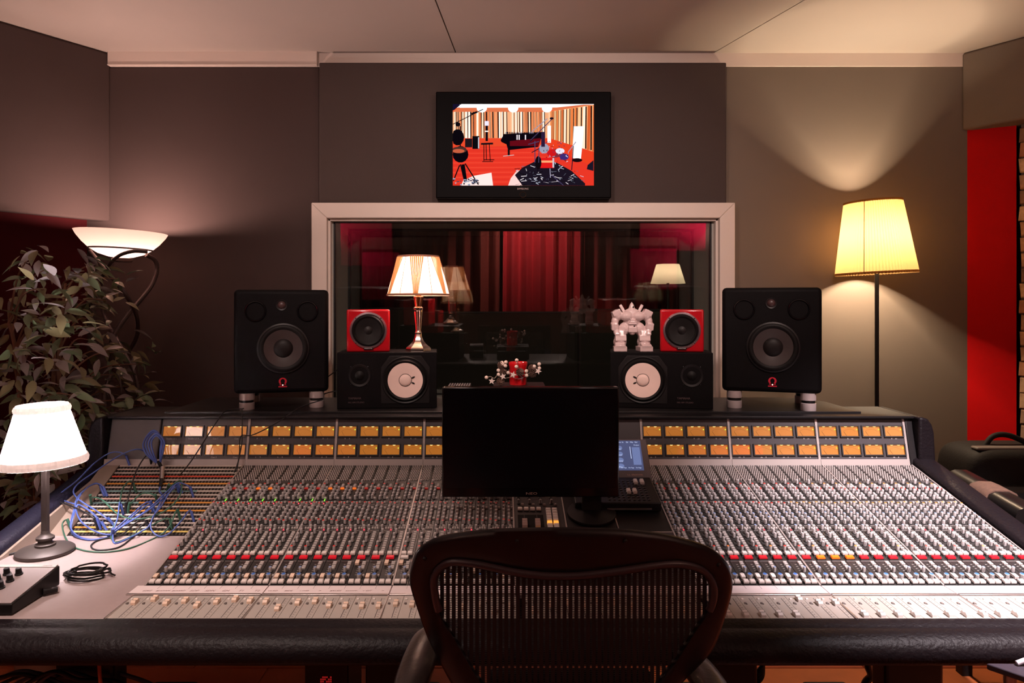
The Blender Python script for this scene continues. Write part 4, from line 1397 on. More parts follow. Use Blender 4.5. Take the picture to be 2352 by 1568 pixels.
for k in range(50):
    x_, y_ = rp.uniform(1380, 1700), rp.uniform(690, 960)
    pline(x_, y_, x_ + rp.uniform(-30, 30), y_ + rp.uniform(-25, 25), rp.uniform(4, 9), rp.choice(((215, 215, 230), (60, 50, 90), (20, 10, 20), (170, 165, 190))))
prect(1365, 900, 1530, 1025, (215, 25, 25)); prect(1370, 935, 1525, 960, (255, 160, 110)); pell(1340, 960, 38, 80, (15, 8, 14)); prect(1510, 905, 1530, 1020, (200, 190, 200))
for a in ((1250, 690, 1520, 420), (1260, 590, 1450, 430), (1220, 740, 1350, 705), (1240, 710, 1330, 620), (1300, 700, 1300, 960), (1260, 840, 1350, 790), (1350, 780, 1345, 960), (1740, 1050, 1760, 760), (1700, 830, 1790, 710), (1480, 1030, 1485, 1140), (1390, 1235, 1480, 1110), (1640, 1235, 1500, 1110)):
    pline(*a, 10, rp.choice(((25, 15, 35), (70, 60, 95), (150, 145, 165))))
pell(1500, 428, 24, 14, (20, 12, 28)); prect(1375, 590, 1420, 770, (40, 25, 55)); pic([(1930, 990), (2000, 930), (2000, 1060), (1920, 1040)], (25, 20, 35))
me = bpy.data.meshes.new('screen'); me.from_pydata(pic_v, [], pic_f); me.materials.append(M_SCREEN)
ca = me.color_attributes.new('col', 'FLOAT_COLOR', 'CORNER')
for p in me.polygons:
    for li in p.loop_indices: ca.data[li].color = (*pic_c[p.index], 1)
so = bpy.data.objects.new('screen', me); COL.objects.link(so); attach(so, tv)
so['label'] = 'lit picture of a red wooden live room with piano and drums'; so['kind'] = 'stuff'
t = MB(); text_into(t, 'SAMSUNG', .0125, face_M((at(1201, 0, TD).x, TD - .0004, at(0, 433.5, TD).z)))
t.build('lettering', mat('tv_print', (.40, .28, .28), .5), tv)
MB().tube([face_M((at(1201, 0, TD).x, TD - .001, at(0, 447, TD).z)) @ Vector((.0155 * math.cos(2 * PI * i / 20), .0135 * math.sin(2 * PI * i / 20), 0)) for i in range(20)], .0008, 5, closed=True).build('power_ring', mat('gold_ring', (.25, .15, .08), .3, metal=1), tv)

# ---- desktop display standing in front of the meter bridge
ND = 2.10
nx0, nx1, nz0, nz1 = at(1015, 0, ND).x, at(1422, 0, ND).x, at(0, 1142, ND).z, at(0, 889, ND).z
ne = thing('desktop_display', ((nx0 + nx1) / 2, ND + .1, F(0, .40).z), 'black switched-off desktop display standing on the console', 'monitor')
MB().box(nx0, nx1, ND, ND + .035, nz0, nz1).build('case', M_BLACK_G, ne, bevel=.004)
MB().box(nx0 + .011, nx1 - .011, ND - .0012, ND, nz0 + .028, nz1 - .012).build('screen', mat('dark_screen', (.003, .003, .005), .22), ne)
MB().box(nx0 + .06, nx1 - .06, ND + .033, ND + .06, nz0 + .05, nz1 - .05).build('rear_housing', M_BLACK, ne, bevel=.01)
xm = .275
zz = F(0, .40).z
MB().box(xm - .03, xm + .03, ND + .05, ND + .085, zz + .03, nz0 + .16).build('stand_neck', M_BLACK, ne, bevel=.006)
o = MB().lathe([(0, 0), (.075, 0), (.075, .006), (.03, .014), (0, .016)], 36, 0).build('stand_foot', M_BLACK, None, smooth=40)
o.matrix_basis = FM(xm, .36, .0045); attach(o, ne)
MB().box(xm - .03, xm + .03, ND + .05, ND + .085, zz - .02, zz + .035).build('stand_neck', M_BLACK, ne)
t = MB(); text_into(t, 'NEO', .0125, face_M((at(1221, 0, ND).x, ND - .0006, at(0, 1133, ND).z)) @ Matrix.Diagonal((1.35, .8, 1, 1)))
t.build('lettering', mat('neo_print', (.42, .30, .28), .4), ne)

# ---- remote controller with a touch screen
rc = thing('effects_remote', (.36, 2.28, F(0, .40).z), 'dark remote controller with a lit touch screen beside the display', 'controller')
rx0, rx1 = .225, .494
h0 = .004
lo = MB().box(rx0, rx1, 0, .175, h0, .034, 0, FM(0, .372)).build('keypad_base', M_BLACK, rc, bevel=.004)
MB().box(rx0 + .1, rx1 - .03, -.001, .004, .012, .016, 0, FM(0, .370)).build('front_line', M_ALU, rc)
km = MB().frustum((0, 0, 0), .0075, .0065, .003, .001).mesh('key', mat('dark_key', (.045, .038, .04), .5))
for i in range(9):
    for j in range(9):
        put('key', km, lo, F(.335 + .0155 * i, .392 + .0155 * j, .034), (SA, 0, 0))
cm = MB().frustum((0, 0, 0), .0125, .022, .011, .002).mesh('fader_cap', M_WHITEC)
for px_, py_ in ((1436, 1128), (1450, 1127), (1460, 1106), (1475, 1105)):
    u = (px_ - CX) * 2.27 / FPX
    put('fader_cap', cm, lo, F(u + .004, .44 if py_ > 1115 else .505, .034), (SA, 0, 0))
sc0, sc1 = Vector((0, 2.335, .878)), Vector((0, 2.43, .992))
sdir = (sc1 - sc0); SL = sdir.length
SM = frame_M(sc0, (1, 0, 0), sdir)
MB().box(rx0, .500, -.01, SL, -.03, 0, 0, SM).build('screen_housing', mat('grey_housing', (.13, .10, .105), .5), rc, bevel=.003)
scr = MB().box(.25, .4775, .030, SL - .006, 0, .0012, 0, SM).build('touch_screen', mat('lcd', (.03, .04, .08), .3, emit=(.10, .13, .30), es=.55), rc)
M_LCD = emit_mat('lcd_print', (.62, .70, 1.0), 1.0)
M_LCDM = emit_mat('lcd_mid', (.20, .25, .50), .8)
t = MB()
for i, wd in enumerate(('Eng', 'Frame', 'In', 'Ed', 'Mix', 'Rcl')):
    text_into(t, wd, .0075, SM @ Matrix.Translation((.385 + .0155 * i, SL - .013, .0014)))
for j, wd in enumerate(('Main', 'Level', 'Decay', 'Pre')):
    y = SL - .035 - .0225 * j
    text_into(t, wd, .0085, SM @ Matrix.Translation((.400, y - .004, .0015)))
for i in range(4):
    text_into(t, 'No Page', .0055, SM @ Matrix.Translation((.385 + .025 * i, .039, .0014)))
text_into(t, 'Output', .0065, SM @ Matrix.Translation((.462, SL - .024, .0014)))
t.box(.438, .440, SL - .075, SL - .03, .0012, .0016, 0, SM)
t.build('screen_print', M_LCD, scr)['kind'] = 'stuff'
t = MB()
for j in range(4):
    y = SL - .035 - .0225 * j
    t.lathe([(.0125, .0013), (0, .0014)], 16, 0, SM @ Matrix.Translation((.400, y, 0)) @ Matrix.Diagonal((1, .7, 1, 1)))
t.box(.445, .472, .05, SL - .032, .0012, .0014, 0, SM)
t.build('screen_dials', M_LCDM, scr)['kind'] = 'stuff'
t = MB(); text_into(t, 't.c. electronic', .0095, SM @ Matrix.Translation((.445, .014, .0006)))
t.build('lettering', mat('tc_print', (.65, .38, .32), .5), rc)

# ================================================================ lamps
# ---- pleated table lamp on the console desk
DZ = .730
AX, AD = at(104, 0, 2.05).x, 2.05
la = thing('table_lamp', (AX, AD, DZ), 'bright white pleated table lamp with grey foot on the console desk', 'lamp')
T = Matrix.Translation((AX, AD, DZ))
M_LGREY = mat('lamp_grey', (.065, .053, .048), .5, metal=.2)
MB().lathe([(0, 0), (.075, 0), (.077, .004), (.076, .010), (.071, .014), (.028, .022), (.0, .022)], 48, 0, T).build('base', M_LGREY, la, smooth=35)
MB().lathe([(.027, .022), (.0275, .028), (.019, .033), (.018, .037), (.024, .042), (.024, .048), (.014, .055), (.011, .060), (.0115, .064), (.010, .067)], 24, 0, T).build('collar', M_LGREY, la, smooth=40)
MB().box(-.0085, .0085, -.0085, .0085, .062, .285, 0, T).build('pole', M_LGREY, la, bevel=.003)
MB().cyl(T @ Vector((0, 0, .28)), T @ Vector((0, 0, .33)), .015, None, 16).build('socket', M_WHITEC, la, smooth=40)
z0, z1 = at(0, 1066, AD).z - DZ, at(0, 928, AD).z - DZ
M_SH2 = shade_mat('white_pleats', (.95, .90, .86), .6)
TT = T @ Matrix.Translation((-.004, 0, z0)) @ Matrix.Rotation(R(-1.6), 4, 'Y') @ Matrix.Translation((0, 0, -z0))
NP = 132
pl = lambda i: 1.0 + (.014 if i % 3 == 0 else (-.006 if i % 3 == 1 else .004))
MB().lathe([(.110, z0), (.109, z0 + .018), (.068, z1 - .018), (.065, z1)], NP, 0, TT, rf=pl).build('lamp_shade', M_SH2, la, smooth=20)
for nm, rr, zz, hh in (('lower_band', .111, z0 + .012, .011), ('upper_band', .0695, z1 - .012, .009)):
    MB().lathe([(rr + .0012, zz - hh), (rr + .003, zz), (rr - .001, zz + hh)], NP, 0, TT, rf=lambda i: 1.0 + (.018 if i % 3 == 0 else -.004)).build(nm, M_SH2, la, smooth=20)
MB().ball(tuple(T @ Vector((0, 0, .36))), .026, 14, 9).build('bulb', emit_mat('white_bulb', (1, .85, .8), 20), la, smooth=60)
lamp_light('bulb_light', T @ Vector((0, 0, .37)), W_TABLE, WHITE, .035, la)
MB().tube(spline([T @ Vector(p) for p in ((-.073, 0, .004), (-.10, -.03, .004), (-.16, -.05, .004), (-.24, -.06, .004))], 5), .003, 6).build('power_cord', M_BLACK, la, smooth=60)

# ---- torchiere with a glass bowl on twisted stems
TX, TDp = at(279, 0, 3.30).x, 3.30
to = thing('torchiere_lamp', (TX, TDp, 0), 'floor torchiere with white glass bowl on twisted metal stems', 'lamp')
zr = at(0, 533, TDp).z; zbm = at(0, 592, TDp).z
rb_ = (389 - 168) / 2 * .875 * TDp / FPX
T = Matrix.Translation((TX, TDp, 0)) @ Matrix.Translation((0, 0, zr)) @ Matrix.Rotation(R(2.2), 4, 'Y') @ Matrix.Translation((0, 0, -zr))
M_BOWL = shade_mat('alabaster_glass', (.19, .145, .128), .42)
hb = zr - zbm
MB().lathe([(0, zbm), (rb_ * .25, zbm + .004), (rb_ * .48, zbm + .018), (rb_ * .66, zbm + .040), (rb_ * .82, zbm + .070), (rb_ * .95, zbm + .103), (rb_, zr), (rb_ * .985, zr + .001)], 64, 0, T).build('glass_bowl', M_BOWL, to, smooth=60)
M_BRONZE = mat('bronze_tube', (.055, .036, .034), .45, metal=.3)
MB().tube([T @ Vector((rb_ * .675 * math.cos(2 * PI * i / 40), rb_ * .675 * math.sin(2 * PI * i / 40), zbm + .041)) for i in range(40)], .004, 6, closed=True).build('bowl_ring', M_BRONZE, to, smooth=60)
def stem(pts, rr, nm='twisted_stem'):
    MB().tube(spline([at(x, y, TDp + d) for x, y, d in pts], 8), rr, 8).build(nm, M_BRONZE, to, smooth=60)
stem([(206, 576, -.06), (240, 618, -.1), (283, 668, -.08), (312, 720, .0), (316, 765, .06), (298, 803, .09), (262, 850, .05), (240, 910, -.03), (258, 980, -.08), (300, 1040, -.05), (320, 1100, .04), (300, 1170, .08), (270, 1260, .0), (279, 1400, 0)], .0095)
stem([(336, 585, .02), (356, 598, .06), (360, 622, .08), (345, 660, .06), (300, 715, -.02), (268, 760, -.08), (254, 800, -.09), (262, 850, -.04), (300, 910, .06), (318, 980, .08), (290, 1050, .02), (250, 1110, -.06), (262, 1180, -.08), (285, 1260, 0), (279, 1400, 0)], .0105)
stem([(338, 578, -.13), (305, 577, -.14), (272, 588, -.12), (248, 612, -.06), (232, 650, .02), (238, 720, .08), (275, 790, .04), (310, 860, -.05), (316, 930, -.08), (280, 1010, -.02), (245, 1080, .06), (255, 1150, .08), (282, 1260, .0), (279, 1400, 0)], .0085)
MB().lathe([(0, 0), (.15, 0), (.15, .015), (.03, .03), (.02, .12), (0, .12)], 32, 0, Matrix.Translation((TX, TDp, 0))).build('base', M_BRONZE, to, smooth=35)
MB().lathe([(0, zbm - .02), (.045, zbm - .018), (.05, zbm - .004), (.03, zbm)], 24, 0, Matrix.Translation((TX, TDp, 0))).build('bowl_cup', M_BRONZE, to, smooth=40)
lamp_light('bulb_light', (TX + .01, TDp, zr - .045), W_TORCH, PINK, .035, to)

# ---- pleated floor lamp
GX, GD = at(2014, 0, 3.39).x, 3.39
fl_ = thing('floor_lamp', (GX, GD, 0), 'floor lamp with cream pleated shade on a thin black pole', 'lamp')
z0, z1 = at(0, 629, GD).z, at(0, 463, GD).z
r0, r1 = 84.5 * GD / FPX, 59.5 * GD / FPX
TT = Matrix.Translation((GX - .004, GD, z0)) @ Matrix.Rotation(R(-2.6), 4, 'Y')
M_SH3 = shade_mat('cream_pleats', (.20, .118, .046), .6)
M_SH3B = shade_mat('cream_band', (.15, .075, .026), .5)
H = z1 - z0
NP = 240
MB().lathe([(r0, 0), (r1, H)], NP, 0, TT, rf=lambda i: 1.0 + (.022, .004, -.016)[i % 3]).build('lamp_shade', M_SH3, fl_, smooth=15)
for nm, ra, rb2, za, zb2 in (('lower_band', r0 + .003, r0 + .001, -.002, .010), ('upper_band', r1 + .003, r1 + .003, H - .008, H + .002)):
    MB().lathe([(ra, za), (rb2 + .001, zb2)], 60, 0, TT).build(nm, M_SH3B, fl_, smooth=60)
sa = R(-90 - 44)
sp = [TT @ Vector(((r0 + .003 + (r1 - r0) * k / 4) * math.cos(sa), (r0 + .003 + (r1 - r0) * k / 4) * math.sin(sa), H * k / 4)) for k in range(5)]
MB().tube(sp, .0016, 5).build('shade_seam', M_SH3B, fl_)
MB().cyl((GX, GD, .02), (GX, GD, z0 + .12), .0095, .0095, 12).build('pole', M_BLACK, fl_, smooth=40)
MB().lathe([(0, 0), (.14, 0), (.14, .018), (.012, .028), (0, .028)], 32, 0, Matrix.Translation((GX, GD, 0))).build('base', M_BLACK, fl_, smooth=35)
MB().ball((GX, GD, z0 + .17), .03, 14, 9).build('bulb', emit_mat('warm_bulb', (1, .65, .3), 14), fl_, smooth=60)
lamp_light('bulb_light', (GX, GD, z0 + .17), W_FLOOR, WARM, .04, fl_)

# ---- ceiling spots above the frame, some of them added fill
def ceiling_spot(x, y, tx, ty, tz, power, col, size, blend, label, rad=.05):
    t = thing('ceiling_spot', (x, y, ZC), label, 'spotlight', 'ceiling spotlights')
    d = Vector((tx, ty, tz)) - Vector((x, y, ZC - .12)); d.normalize()
    q = d.to_track_quat('-Z', 'Y')
    M = Matrix.Translation((x, y, ZC - .12)) @ q.to_matrix().to_4x4()
    MB().lathe([(0, .10), (.045, .10), (.05, .05), (.055, -.02), (.052, -.02), (.045, .03), (0, .06)], 24, 0, M).build('can', M_BLACK, t, smooth=40)
    MB().cyl((x, y, ZC), (x, y, ZC - .10), .012, None, 10).build('bracket', M_BLACK, t)
    o = lamp_light('spot_light', (0, 0, 0), power, col, rad, None, 'SPOT', None, (size, blend))
    o.matrix_basis = Matrix.Translation(Vector((x, y, ZC - .12)) + d * .03) @ q.to_matrix().to_4x4()
    attach(o, t)
ceiling_spot(1.55, 1.05, 1.42, 1.96, .75, W_KEY, (1.0, .84, .87), 50, .9, 'black ceiling spotlight aimed at the channels by the brick wall')
ceiling_spot(-.6, .95, -.15, 3.5, 1.6, W_FRONT, (1.0, .74, .66), 66, 1.0, 'black ceiling spotlight aimed at the shelf beside the silver lamp', .09)
ceiling_spot(.75, .95, .55, 3.5, 1.6, W_FRONT, (1.0, .74, .66), 66, 1.0, 'black ceiling spotlight aimed at the shelf beside the figurine', .09)
ceiling_spot(-1.0, .95, -.85, 1.62, .73, W_FRONT * 1.0, (1.0, .76, .68), 58, 1.0, 'added unseen ceiling spotlight aimed at the faders beside the desk wing', .06)  # added to brighten the near faders and desk
ceiling_spot(.2, 5.0, .2, 5.5, 1.4, W_FRONT * .4, (1.0, .5, .48), 90, 1.0, 'added unseen ceiling spotlight in the recording room above the curtains', .06)  # added to brighten the curtains beyond the glass
ceiling_spot(1.9, -1.2, 2.3, -2.3, 2.0, W_REAR_FILL * .8, (1.0, .6, .6), 60, 1.0, 'added unseen ceiling spotlight aimed at the red rear panel by the brick wall')  # this and the next are added to light the red rear panels
ceiling_spot(-1.6, -1.2, -1.85, -2.3, 1.9, W_REAR_FILL * .6, (1.0, .6, .6), 60, 1.0, 'added unseen ceiling spotlight aimed at the red rear panel by the dark red wall')

# ---- unseen uplighters added behind the camera to lift the ceiling
for ux, l in ((-3.0, 'added unseen fill lamp at the back of the control room by the dark red wall'), (3.1, 'added unseen fill lamp at the back of the control room by the brick wall')):
    U = Matrix.Translation((ux, -1.6, 0))
    ul = thing('fill_uplighter', (ux, -1.6, 0), l, 'lamp', 'added rear fill lamps')
    MB().lathe([(0, 0), (.15, 0), (.15, .02), (.014, .03), (.014, 1.72), (0, 1.72)], 24, 0, U).build('pole', M_BLACK, ul, smooth=40)
    MB().lathe([(.02, 1.71), (.09, 1.73), (.15, 1.79), (.17, 1.84), (.165, 1.84)], 32, 0, U).build('metal_bowl', M_ALU, ul, smooth=60)
    lamp_light('bulb_light', (ux, -1.6, 1.81), W_FILL_UP, PINK, .05, ul)

# ================================================================ potted tree
PTX, PTY = -1.80, 2.80
tree = thing('potted_tree', (PTX, PTY, 0), 'leafy potted weeping fig between the torchiere and the console', 'plant')
M_BARK = mat('bark', (.20, .10, .06), .8, bump=(60, .6))
M_LEAVES = [mat('leaf_' + n, c, .36, spec=.7) for n, c in (('olive', (.24, .22, .11)), ('green', (.15, .21, .11)), ('lamplit', (.33, .30, .30)))]  # the pale grey tone paints the table lamp's light into the leaves
MB().lathe([(0, 0), (.13, 0), (.17, .30), (.18, .31), (.17, .32), (.155, .30), (0, .28)], 32, 0, Matrix.Translation((PTX, PTY, 0))).build('pot', mat('terracotta', (.22, .09, .05), .8), tree, smooth=35)
trunks = [[(PTX, PTY, .28), at(96, 1170, 2.78), at(74, 1130, 2.80), at(110, 1000, 2.80), at(122, 880, 2.80), at(124, 790, 2.80), at(120, 700, 2.78)],
          [(PTX + .03, PTY, .28), at(130, 1080, 2.84), at(140, 950, 2.84), at(135, 840, 2.84), at(143, 730, 2.84), at(150, 650, 2.85)],
          [(PTX - .05, PTY - .03, .28), at(60, 1050, 2.70), at(45, 900, 2.68), at(35, 800, 2.66), at(20, 740, 2.64)]]
for tr in trunks:
    sp = spline(tr, 6)
    MB().tube(sp, [.014 - .009 * i / len(sp) for i in range(len(sp))], 8).build('trunk', M_BARK, tree, smooth=60)
clus = [(60, 600), (120, 610), (175, 640), (225, 615), (270, 640), (100, 665), (60, 705), (190, 690), (245, 690), (210, 730), (160, 740),
        (20, 750), (60, 800), (15, 830), (100, 815), (160, 810), (205, 780), (250, 805), (295, 810), (325, 835),
        (40, 885), (100, 865), (150, 880), (220, 880), (270, 860), (310, 885), (330, 930), (245, 930), (200, 950), (285, 960), (25, 950), (205, 1010), (225, 985), (300, 920), (130, 930),
        (30, 1085), (60, 1120), (105, 1120), (15, 1150), (135, 1075), (165, 1045), (90, 1065), (60, 1000), (20, 1020), (120, 1010), (180, 910), (130, 740), (90, 740)]
leaf_r = random.Random(21)
lf = MB()
n_ = 6
vs, fs = [], []
for i in range(n_ + 1):
    t = i / n_
    w_ = .0165 * math.sin(PI * min(1, t * .96 + .03)) ** .9 * (1.3 - .75 * t)
    z = -.018 * t * t
    vs += [(-w_, .085 * t, z + w_ * .35), (0, .085 * t, z), (w_, .085 * t, z + w_ * .35)]
for i in range(n_):
    a = 3 * i
    fs += [(a, a + 1, a + 4, a + 3), (a + 1, a + 2, a + 5, a + 4)]
lf.add(vs, fs)
leaf_me = [lf.mesh('leaf', m, smooth=70) for m in M_LEAVES]
leaves = []
twigs = MB()
allsp = [p for tr in trunks for p in spline(tr, 6)]
for cx_, cy_ in clus:
    d = leaf_r.uniform(2.36, 2.78) if cx_ < 190 else leaf_r.uniform(2.86, 3.02)
    c = at(cx_, cy_, d)
    near = min(allsp, key=lambda p: (p - c).length + max(0, p.z - c.z + .1) * 3)
    mid = (near + c) / 2 + Vector((0, 0, .05))
    pth = spline([near, mid, c], 5)
    twigs.tube(pth, [.0045 - .003 * i / len(pth) for i in range(len(pth))], 5)
    for k in range(14):
        u = leaf_r.random()
        base = pth[int(u * .5 * (len(pth) - 1)) + len(pth) // 2] if leaf_r.random() < .4 else c
        q = base + Vector((leaf_r.gauss(0, .035), leaf_r.gauss(0, .045), leaf_r.gauss(0, .04)))
        out = (q - near); out.z = 0
        az = math.atan2(-out.x, out.y) + leaf_r.gauss(0, .9)
        el = leaf_r.gauss(-.25, .5)
        leaves.append((q, Euler((el, leaf_r.gauss(0, .5), az)), leaf_r.uniform(.62, 1.05), leaf_r.randrange(3)))
twigs.build('twigs', M_BARK, tree, smooth=60)['kind'] = 'stuff'
leaves.sort(key=lambda l: l[0].y)
for q, e, s, m in leaves[:300]:
    put('leaf', leaf_me[m], tree, q, e, (s, s, s))
ls = MB()
for q, e, s, m in leaves[300:]:
    M = Matrix.Translation(q) @ e.to_matrix().to_4x4() @ Matrix.Scale(s, 4)
    ls.add([M @ Vector(p) for p in lf.v], lf.f, m)
ls.build('leaves', M_LEAVES, tree, smooth=70)['kind'] = 'stuff'

# ================================================================ mesh-back chair
chD = 1.20
CHX = at(1310, 0, chD).x
ch = thing('office_chair', (CHX, 1.42, 0), 'dark mesh-back office chair pushed up to the console', 'chair')
M_CHF = mat('chair_frame', (.009, .0055, .007), .36, spec=.4)
def chp(px_, py_):
    """point on the curved back: leans away below, wings bent towards the sitter"""
    d = chD + .10 * max(0, (py_ - 1210)) / 360
    x = (px_ - 1310) / 370.0
    d += .055 * x * x
    return at(px_, py_, d)
outer = [(1036, 1568), (1015, 1529), (980, 1459), (956, 1389), (940, 1330), (952, 1274), (977, 1246), (1018, 1229), (1080, 1219), (1144, 1213), (1213, 1211), (1283, 1210), (1353, 1211), (1423, 1213), (1475, 1218), (1527, 1225), (1597, 1243), (1643, 1264), (1674, 1298), (1681, 1344), (1667, 1403), (1643, 1476), (1618, 1511), (1562, 1568)]
inner = [(1112, 1568), (1092, 1540), (1050, 1468), (1014, 1410), (999, 1350), (1000, 1316), (1018, 1293), (1042, 1284), (1092, 1288), (1140, 1298), (1190, 1308), (1250, 1315), (1310, 1316), (1370, 1311), (1430, 1303), (1493, 1293), (1550, 1288), (1597, 1297), (1624, 1317), (1636, 1350), (1626, 1394), (1590, 1448), (1548, 1514), (1507, 1568)]
# carry both on below the frame to the lumbar end
outer = [(1110, 1700), (1070, 1630)] + outer + [(1515, 1630), (1480, 1700)]
inner = [(1180, 1700), (1148, 1630)] + inner + [(1462, 1630), (1420, 1700)]
fo = spline([chp(*p) for p in outer], 4); fi = spline([chp(*p) for p in inner], 4)
vs, fs = [], []
K = 12
for a, b in zip(fo, fi):
    c = (a + b) / 2; hw = (a - b) / 2
    for k in range(K):
        t = 2 * PI * k / K
        ct, st_ = math.cos(t), math.sin(t)
        e = lambda s_: math.copysign(abs(s_) ** .7, s_)
        vs.append(c + hw * e(ct) + Vector((0, 1, 0)) * (-.014 * e(st_)))
N = len(fo)
for i in range(N - 1):
    for k in range(K):
        l = (k + 1) % K
        fs.append((i * K + k, i * K + l, (i + 1) * K + l, (i + 1) * K + k))
fs += [tuple(range(K))[::-1], tuple((N - 1) * K + k for k in range(K))]
MB().add(vs, fs).build('back_frame', M_CHF, ch, smooth=60, fix=True)
lipn = len(fi)
lip = [Vector((p.x, p.y - .010, p.z - .001)) for p in fi[int(lipn * .20):int(lipn * .82)]]
MB().tube(lip, .0075, 8).build('inner_lip', mat('chair_lip_highlight', (.045, .030, .036), .32), ch, smooth=60)  # lighter than the frame: the highlight along its inner edge is in the colour
for px_, py_ in ((1187, 1236), (1433, 1236), (977, 1276), (1645, 1290)):
    p = chp(px_, py_)
    MB().ball((p.x, p.y - .014, p.z), .004, 8, 5).build('screw', M_BLACK, ch)
# woven back: vertical bands with cross threads
M_PELL = mat('chair_weave', (.012, .008, .010), .7)
def span(pxv):
    """upper and lower limit of the opening at this column"""
    pts = inner
    ylo, yhi = 1700, 1284
    tops = []
    for (xa, ya), (xb, yb_) in zip(pts[:-1], pts[1:]):
        if (xa - pxv) * (xb - pxv) <= 0 and xa != xb:
            tops.append(ya + (yb_ - ya) * (pxv - xa) / (xb - xa))
    return (min(tops), max(tops) if len(tops) > 1 else 1700) if tops else None
pxv = 1002.0
xs_band = []
while pxv < 1636:
    r_ = span(pxv)
    if r_:
        top_, bot_ = r_
        if len([1]) and bot_ - top_ > 6:
            if 1150 < pxv < 1440: bot_ = 1700
            n = 14
            vv, ff = [], []
            for i in range(n + 1):
                y = top_ - 6 + (bot_ + 6 - top_ + 6) * i / n
                lx = -(y - 1316) * .0045 * (1310 - pxv) / -300 * 0
                for dx in (-4.4, 4.4):
                    p = chp(pxv + dx, y)
                    vv.append((p.x, p.y - .001, p.z)); vv.append((p.x, p.y + .001, p.z))
            for i in range(n):
                a = 4 * i
                ff += [(a, a + 2, a + 6, a + 4), (a + 1, a + 5, a + 7, a + 3), (a, a + 4, a + 5, a + 1), (a + 2, a + 3, a + 7, a + 6)]
            MB().add(vv, ff).build('weave_band', M_PELL, ch)
    pxv += 13.4
thr = MB()
y = 1290.0
while y < 1700:
    seg = []
    for xx in range(1000, 1640, 16):
        r_ = span(xx)
        ok = r_ and r_[0] - 3 < y < (1700 if 1150 < xx < 1440 else r_[1] + 3)
        if ok: seg.append(chp(xx, y))
        else:
            if len(seg) > 1: thr.tube(seg, .00075, 3, caps=False)
            seg = []
    if len(seg) > 1: thr.tube(seg, .00075, 3, caps=False)
    y += 4.2
thr.build('cross_threads', M_PELL, ch)['kind'] = 'stuff'
# lumbar pad, arms, seat, column and star base
lp = MB()
o = lp.box(at(1120, 0, 1.37).x, at(1500, 0, 1.37).x, 1.375, 1.40, .60, .735).build('lumbar_pad', M_BLACK_M, ch, bevel=.012)
M_ARM = mat('arm_leather', (.030, .021, .019), .32, bump=(120, .3))
for nm, pts in (('arm_pad', [(958, 1470), (930, 1530), (900, 1620)]), ('arm_pad', [(1652, 1512), (1690, 1560), (1730, 1640)])):
    s = -1 if pts[0][0] < 1300 else 1
    xx = at(960, 0, 1.34).x + .012 if s < 0 else at(1650, 0, 1.40).x - .045
    zt_ = at(0, 1482, 1.36).z if s < 0 else at(0, 1514, 1.40).z
    v2, f2 = [], []
    n = 14
    for i in range(n + 1):
        t = i / n
        d = 1.50 - .30 * t
        w_ = .034 * math.sqrt(max(.03, 1 - (2 * t - 1) ** 4))
        zc = zt_ - .02 - .02 * (2 * t - 1) ** 2
        for k in range(10):
            a = 2 * PI * k / 10
            v2.append((xx + s * (.0 + .02 * t) + w_ * math.cos(a), d, zc + .022 * math.sin(a)))
    for i in range(n):
        for k in range(10):
            l = (k + 1) % 10
            f2.append((i * 10 + k, i * 10 + l, (i + 1) * 10 + l, (i + 1) * 10 + k))
    f2 += [tuple(range(10))[::-1], tuple(n * 10 + k for k in range(10))]
    MB().add(v2, f2).build('arm_pad', M_ARM, ch, smooth=60, fix=True)
    MB().tube(spline([(xx + s * .01, 1.38, zt_ - .04), (xx + s * .02, 1.36, zt_ - .16), (xx - s * .02, 1.36, .50), (CHX + s * .12, 1.40, .44)], 6), .018, 8).build('arm_post', M_CHF, ch, smooth=60)
MB().box(CHX - .26, CHX + .26, 1.20, 1.62, .43, .47).build('seat', M_PELL, ch, bevel=.02)
MB().tube(spline([(CHX, 1.36, .40), (CHX, 1.28, .50), (CHX, 1.32, .60), (CHX, 1.39, .70)], 6), .028, 8).build('back_post', M_CHF, ch, smooth=60)
MB().lathe([(0, .10), (.032, .10), (.032, .26), (.022, .26), (.022, .44), (0, .44)], 20, 0, Matrix.Translation((CHX, 1.42, 0))).build('gas_column', M_BLACK, ch, smooth=40)
for k in range(5):
    a = 2 * PI * k / 5 + .3
    q = (CHX + .30 * math.cos(a), 1.42 + .30 * math.sin(a))
    MB().tube([(CHX, 1.42, .13), (CHX + .15 * math.cos(a), 1.42 + .15 * math.sin(a), .115), (q[0], q[1], .085)], [.03, .024, .018], 8).build('base_arm', M_CHF, ch, smooth=60)
    MB().cyl((q[0] - .02 * math.sin(a), q[1] + .02 * math.cos(a), .032), (q[0] + .02 * math.sin(a), q[1] - .02 * math.cos(a), .032), .032, None, 16).build('caster', M_BLACK, ch, smooth=40)

